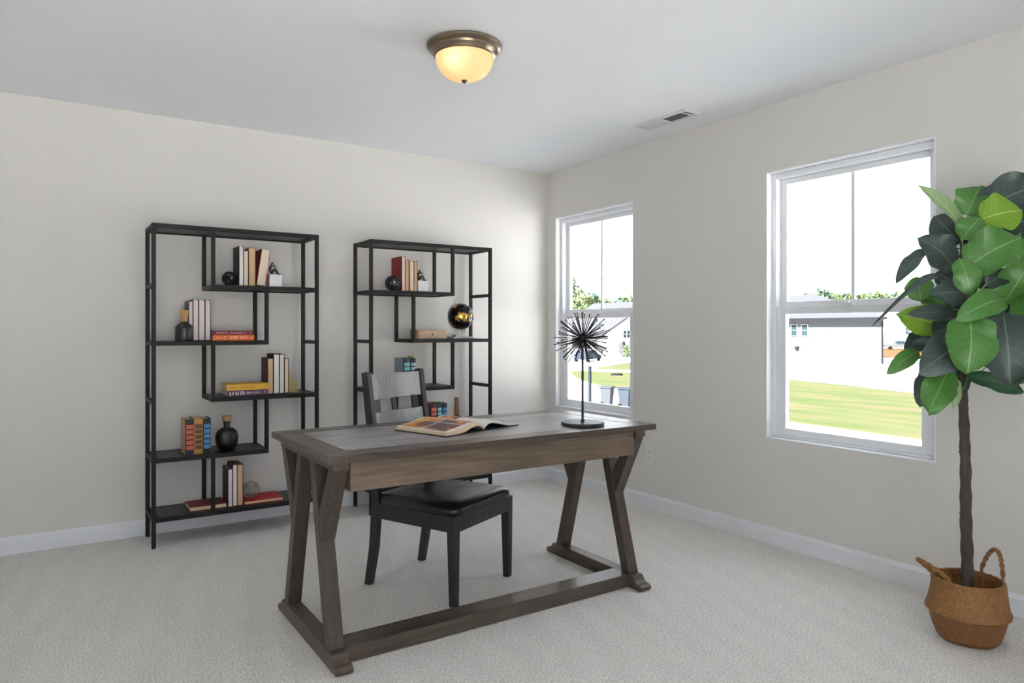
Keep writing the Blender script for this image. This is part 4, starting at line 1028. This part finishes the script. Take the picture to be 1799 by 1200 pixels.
# ------------------------------------------------------------------ fig tree in a belly basket
BX, BY = -0.412, -3.290
bk = thing('belly_basket', 'woven brown seagrass belly basket with two braided handles', 'basket', (BX, BY, 0))
def weave(prof, n, amp, row0=0):
    m = MB(); vs = []; fs = []
    for i, (r, z_) in enumerate(prof):
        for k in range(n):
            a = 2*PI*k/n
            rr = r + amp*(1 if ((k//2)+(i//2)) % 2 == 0 else -1)*(1 if k % 2 == 0 else 0.4) + 0.002*math.sin(3*a+z_*20)
            vs.append((rr*math.cos(a), rr*math.sin(a), z_))
    for i in range(len(prof)-1):
        for k in range(n): fs.append((i*n+k, i*n+(k+1)%n, (i+1)*n+(k+1)%n, (i+1)*n+k))
    m.add(vs, fs); return m
def interp(pts, n):
    out = []
    for i in range(n+1):
        u = i/n*(len(pts)-1); k = min(int(u), len(pts)-2); f_ = u-k
        out.append((pts[k][0]+(pts[k+1][0]-pts[k][0])*f_, pts[k][1]+(pts[k+1][1]-pts[k][1])*f_))
    return out
lowp = interp([(0.050,0.002),(0.090,0.003),(0.104,0.016),(0.117,0.050),(0.126,0.082),(0.131,0.108)], 34)
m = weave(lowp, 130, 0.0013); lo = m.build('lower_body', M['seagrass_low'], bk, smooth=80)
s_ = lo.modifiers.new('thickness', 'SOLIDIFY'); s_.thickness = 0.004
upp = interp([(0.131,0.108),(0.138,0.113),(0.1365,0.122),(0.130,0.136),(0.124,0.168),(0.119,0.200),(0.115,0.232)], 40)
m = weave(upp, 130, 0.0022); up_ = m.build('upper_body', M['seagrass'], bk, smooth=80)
s_ = up_.modifiers.new('thickness', 'SOLIDIFY'); s_.thickness = 0.004
m = MB(); n = 90; m.tube([((0.115+0.0015*math.sin(k*1.7))*math.cos(2*PI*k/n), (0.115+0.0015*math.sin(k*1.7))*math.sin(2*PI*k/n), 0.233+0.0015*math.cos(k*1.9)) for k in range(n)], 0.0045, 8, True); m.build('rim', M['braid'], bk, smooth=True)
def handle(a0, spread, h, lean):
    p = []
    n = 40
    for k in range(n+1):
        u = k/n; ang = a0+spread*(-1+2*u)*1.0; rr = 0.116+lean*math.sin(PI*u); z_ = 0.188+0.045+h*math.sin(PI*u)**0.75 - (0.045 if k in (0, n) else 0)
        p.append(Vector((rr*math.cos(ang), rr*math.sin(ang), z_)))
    m = MB()
    for ph in (0, PI):                       # two strands twisted round each other
        q = []
        for i, c in enumerate(p):
            t_ = (p[min(i+1,n)]-p[max(i-1,0)]).normalized(); s1 = t_.cross(Vector((math.cos(a0), math.sin(a0), 0))).normalized(); s2 = s1.cross(t_)
            q.append(c+0.0042*(math.cos(i*0.95+ph)*s1+math.sin(i*0.95+ph)*s2))
        m.tube(q, 0.0052, 7)
    m.build('handle', M['braid'], bk, smooth=True)
handle(math.radians(150), 0.48, 0.075, 0.075)
handle(math.radians(-24), 0.46, 0.105, 0.006)

fg = thing('fig_tree', 'fiddle-leaf fig tree with large glossy leaves standing in the basket', 'plant', (BX, BY, 0.02))
FO = (BX, BY, 0.02)
m = MB(); m.lathe([(0.01,0.0),(0.082,0.0),(0.100,0.05),(0.110,0.10),(0.05,0.108),(0.01,0.11)], 36); m.build('nursery_soil', M['soil'], fg)
trunk = [(-0.402,-3.284,0.12),(-0.393,-3.279,0.30),(-0.398,-3.276,0.48),(-0.395,-3.274,0.66),(-0.402,-3.272,0.82),(-0.411,-3.266,1.02),(-0.408,-3.267,1.23),(-0.405,-3.27,1.43),(-0.402,-3.272,1.56)]
tp = []; tr = []
for i in range(len(trunk)-1):
    for k in range(6):
        u = k/6; a, b_ = Vector(trunk[i]), Vector(trunk[i+1]); tp.append(a.lerp(b_, u)); q = (i+u)/(len(trunk)-1)
        tr.append((0.0225-0.010*q)*(1+0.10*math.sin((i*6+k)*1.9)))
m = MB(); m.tube(tp, tr, 14)
for j in range(26):
    i = random.Random(j).randrange(2, len(tp)-10); a = random.Random(j+50).uniform(0, 6.28)
    c = tp[i]+Vector((math.cos(a), math.sin(a), 0))*tr[i]*0.9; m.sphere(tuple(c), 0.0055, 6, 4)
m.build('trunk', M['bark'], fg, smooth=50, off=FO)
CAMP = Vector((-3.366, -4.584, 1.19))
LEAVES = [
    (-0.438,-3.272,1.569, -0.657,-3.223,1.727, 0.056,'P'),
    (-0.350,-3.306,1.644, -0.214,-3.468,1.750, 0.183,'D'),
    (-0.394,-3.277,1.631, -0.317,-3.292,1.756, 0.146,'G'),
    (-0.439,-3.344,1.601, -0.355,-3.447,1.637, 0.165,'Y'),
    (-0.517,-3.316,1.526, -0.491,-3.369,1.610, 0.105,'G'),
    (-0.549,-3.343,1.416, -0.424,-3.473,1.536, 0.178,'G'),
    (-0.384,-3.248,1.525, -0.438,-3.176,1.645, 0.139,'D'),
    (-0.478,-3.270,1.425, -0.612,-3.205,1.546, 0.143,'D'),
    (-0.593,-3.218,1.492, -0.722,-3.180,1.371, 0.060,'D'),
    (-0.633,-3.359,1.442, -0.617,-3.393,1.312, 0.093,'G'),
    (-0.434,-3.310,1.424, -0.362,-3.346,1.404, 0.087,'G'),
    (-0.477,-3.379,1.354, -0.432,-3.456,1.401, 0.071,'D'),
    (-0.430,-3.421,1.287, -0.413,-3.504,1.448, 0.136,'G'),
    (-0.541,-3.180,1.301, -0.511,-3.152,1.401, 0.106,'G'),
    (-0.482,-3.339,1.314, -0.703,-3.288,1.327, 0.117,'D'),
    (-0.576,-3.277,1.365, -0.896,-3.185,1.222, 0.050,'C'),
    (-0.435,-3.226,1.280, -0.524,-3.167,1.320, 0.089,'G'),
    (-0.557,-3.314,1.246, -0.752,-3.232,1.257, 0.063,'D'),
    (-0.514,-3.234,1.200, -0.702,-3.169,1.257, 0.125,'Y'),
    (-0.523,-3.456,1.296, -0.723,-3.383,1.235, 0.104,'G'),
    (-0.667,-3.408,1.235, -0.718,-3.423,1.050, 0.178,'G'),
    (-0.503,-3.445,1.248, -0.550,-3.486,1.004, 0.197,'D'),
    (-0.492,-3.260,1.195, -0.630,-3.193,1.150, 0.086,'D'),
    (-0.582,-3.344,1.145, -0.800,-3.297,1.047, 0.151,'D'),
    (-0.527,-3.190,1.176, -0.591,-3.147,1.108, 0.084,'D'),
    (-0.600,-3.201,1.107, -0.754,-3.159,1.032, 0.068,'G'),
    (-0.522,-3.217,1.043, -0.586,-3.198,0.903, 0.100,'D'),
    (-0.624,-3.317,1.038, -0.747,-3.308,0.900, 0.119,'G'),
    (-0.532,-3.306,1.005, -0.567,-3.307,0.888, 0.034,'P'),
    (-0.500,-3.327,1.017, -0.371,-3.460,0.970, 0.072,'E'),
    (-0.428,-3.351,1.110, -0.369,-3.462,1.003, 0.139,'E'),
    (-0.327,-3.322,1.050, -0.274,-3.381,1.112, 0.088,'G'),
    (-0.403,-3.392,1.272, -0.332,-3.510,1.290, 0.138,'D'),
    (-0.381,-3.238,1.361, -0.432,-3.180,1.418, 0.108,'D'),
    (-0.355,-3.243,1.321, -0.415,-3.191,1.227, 0.148,'D'),
    (-0.347,-3.260,1.142, -0.273,-3.333,1.165, 0.169,'D'),
    (-0.336,-3.256,1.487, -0.275,-3.320,1.498, 0.147,'E'),
    (-0.321,-3.265,1.366, -0.263,-3.316,1.396, 0.134,'D'),
    (-0.316,-3.257,1.218, -0.399,-3.190,1.114, 0.149,'D'),
    (-0.303,-3.278,1.299, -0.199,-3.371,1.169, 0.179,'D'),
    (-0.331,-3.391,1.462, -0.272,-3.526,1.512, 0.161,'G'),
    (-0.358,-3.421,1.123, -0.323,-3.564,1.065, 0.175,'D'),
    (-0.326,-3.370,1.577, -0.242,-3.498,1.611, 0.163,'D'),
    (-0.436,-3.442,1.228, -0.409,-3.579,1.267, 0.162,'G'),
    (-0.391,-3.279,1.055, -0.407,-3.209,0.918, 0.098,'D'),
    (-0.400,-3.201,1.546, -0.427,-3.171,1.502, 0.090,'E'),
]
def leaf(i, bx, by, bz, tx, ty, tz, w, kind):
    rnd = random.Random(100+i)
    B, T_ = Vector((bx,by,bz)), Vector((tx,ty,tz)); d = T_-B; Ln = d.length; d.normalize()
    # blade turned toward the room (away from the wall), a little differently for each leaf
    face = (Vector((-0.80, -0.55, 0.25))+Vector((rnd.uniform(-.22,.22), rnd.uniform(-.22,.22), rnd.uniform(-.22,.22)))).normalized()
    nrm = (face-d*face.dot(d)).normalized(); side = d.cross(nrm).normalized()
    nt_, nv = 14, 8
    fold = {'C': 0.55, 'P': 0.5}.get(kind, rnd.uniform(0.05, 0.20)); bend = (0.2 if kind == 'C' else rnd.uniform(0.06, 0.20))*Ln; rip = rnd.uniform(0.05, 0.12)*w
    vs = []; uv = []
    ph = rnd.uniform(0, 6)
    for a in range(nt_+1):
        t = a/nt_
        hw = 0.5*w*(math.sin(PI*min(1, t**0.82*0.985+0.015))**0.62)*(1-0.16*math.exp(-((t-0.32)/0.12)**2))
        if kind == 'C': hw *= 0.7*(1-0.45*t)
        for b_ in range(nv+1):
            v_ = -1+2*b_/nv
            p = B+d*(t*Ln)+side*(hw*v_)+nrm*(bend*math.sin(PI*t)*0.9-abs(v_)*hw*-fold+rip*math.sin(9*t+ph+(2 if v_ > 0 else 0))*abs(v_)**2)
            if kind == 'C': p += Vector((0,0,0.16*Ln*math.sin(PI*t)))
            p += Vector((0,0,-0.10*Ln*t*t*(1 if kind != 'P' else 0)))*0.6
            vs.append(p); uv.append((t, v_))
    fs = []
    flip = kind in 'DC'
    for a in range(nt_):
        for b_ in range(nv):
            q = (a*(nv+1)+b_, a*(nv+1)+b_+1, (a+1)*(nv+1)+b_+1, (a+1)*(nv+1)+b_)
            fs.append(q if flip else q[::-1])
    # leaf stalk back to the trunk
    s0 = min(tp, key=lambda p: (p-(B-Vector((0,0,0.05)))).length); n0 = len(vs)
    c1 = s0.lerp(B, 0.6)+Vector((0,0,-0.012)); path = [s0, c1, B, B+d*0.01]
    for k, c in enumerate(path):
        t_ = (path[min(k+1,3)]-path[max(k-1,0)]).normalized(); s1 = t_.cross(Vector((0.3,0.5,0.8))).normalized(); s2 = s1.cross(t_)
        for e in range(5):
            a = 2*PI*e/5; vs.append(c+0.0024*(math.cos(a)*s1+math.sin(a)*s2)); uv.append((0.5, 0.0))
    for k in range(3):
        for e in range(5): fs.append((n0+k*5+e, n0+k*5+(e+1)%5, n0+(k+1)*5+(e+1)%5, n0+(k+1)*5+e))
    me = bpy.data.meshes.new('leaf'); me.from_pydata([p-Vector(FO) for p in vs], [], fs)
    L_ = me.uv_layers.new(name='UVMap')
    for lp in me.loops: L_.data[lp.index].uv = uv[lp.vertex_index]
    for p in me.polygons: p.use_smooth = True
    me.materials.append({'Y': M['leaf_y'], 'P': M['leaf_p'], 'C': M['leaf_c']}.get(kind, M['leaf_e'] if kind == 'E' else M['leaf']))
    me.update()
    o = bpy.data.objects.new('leaf', me); COL.objects.link(o); o.parent = fg
M['leaf_e'] = leaf_mat('fig_leaf_deep', (0.02, 0.06, 0.04), (0.022, 0.085, 0.035), (0.06, 0.16, 0.07))
for i, q in enumerate(LEAVES): leaf(i, *q)
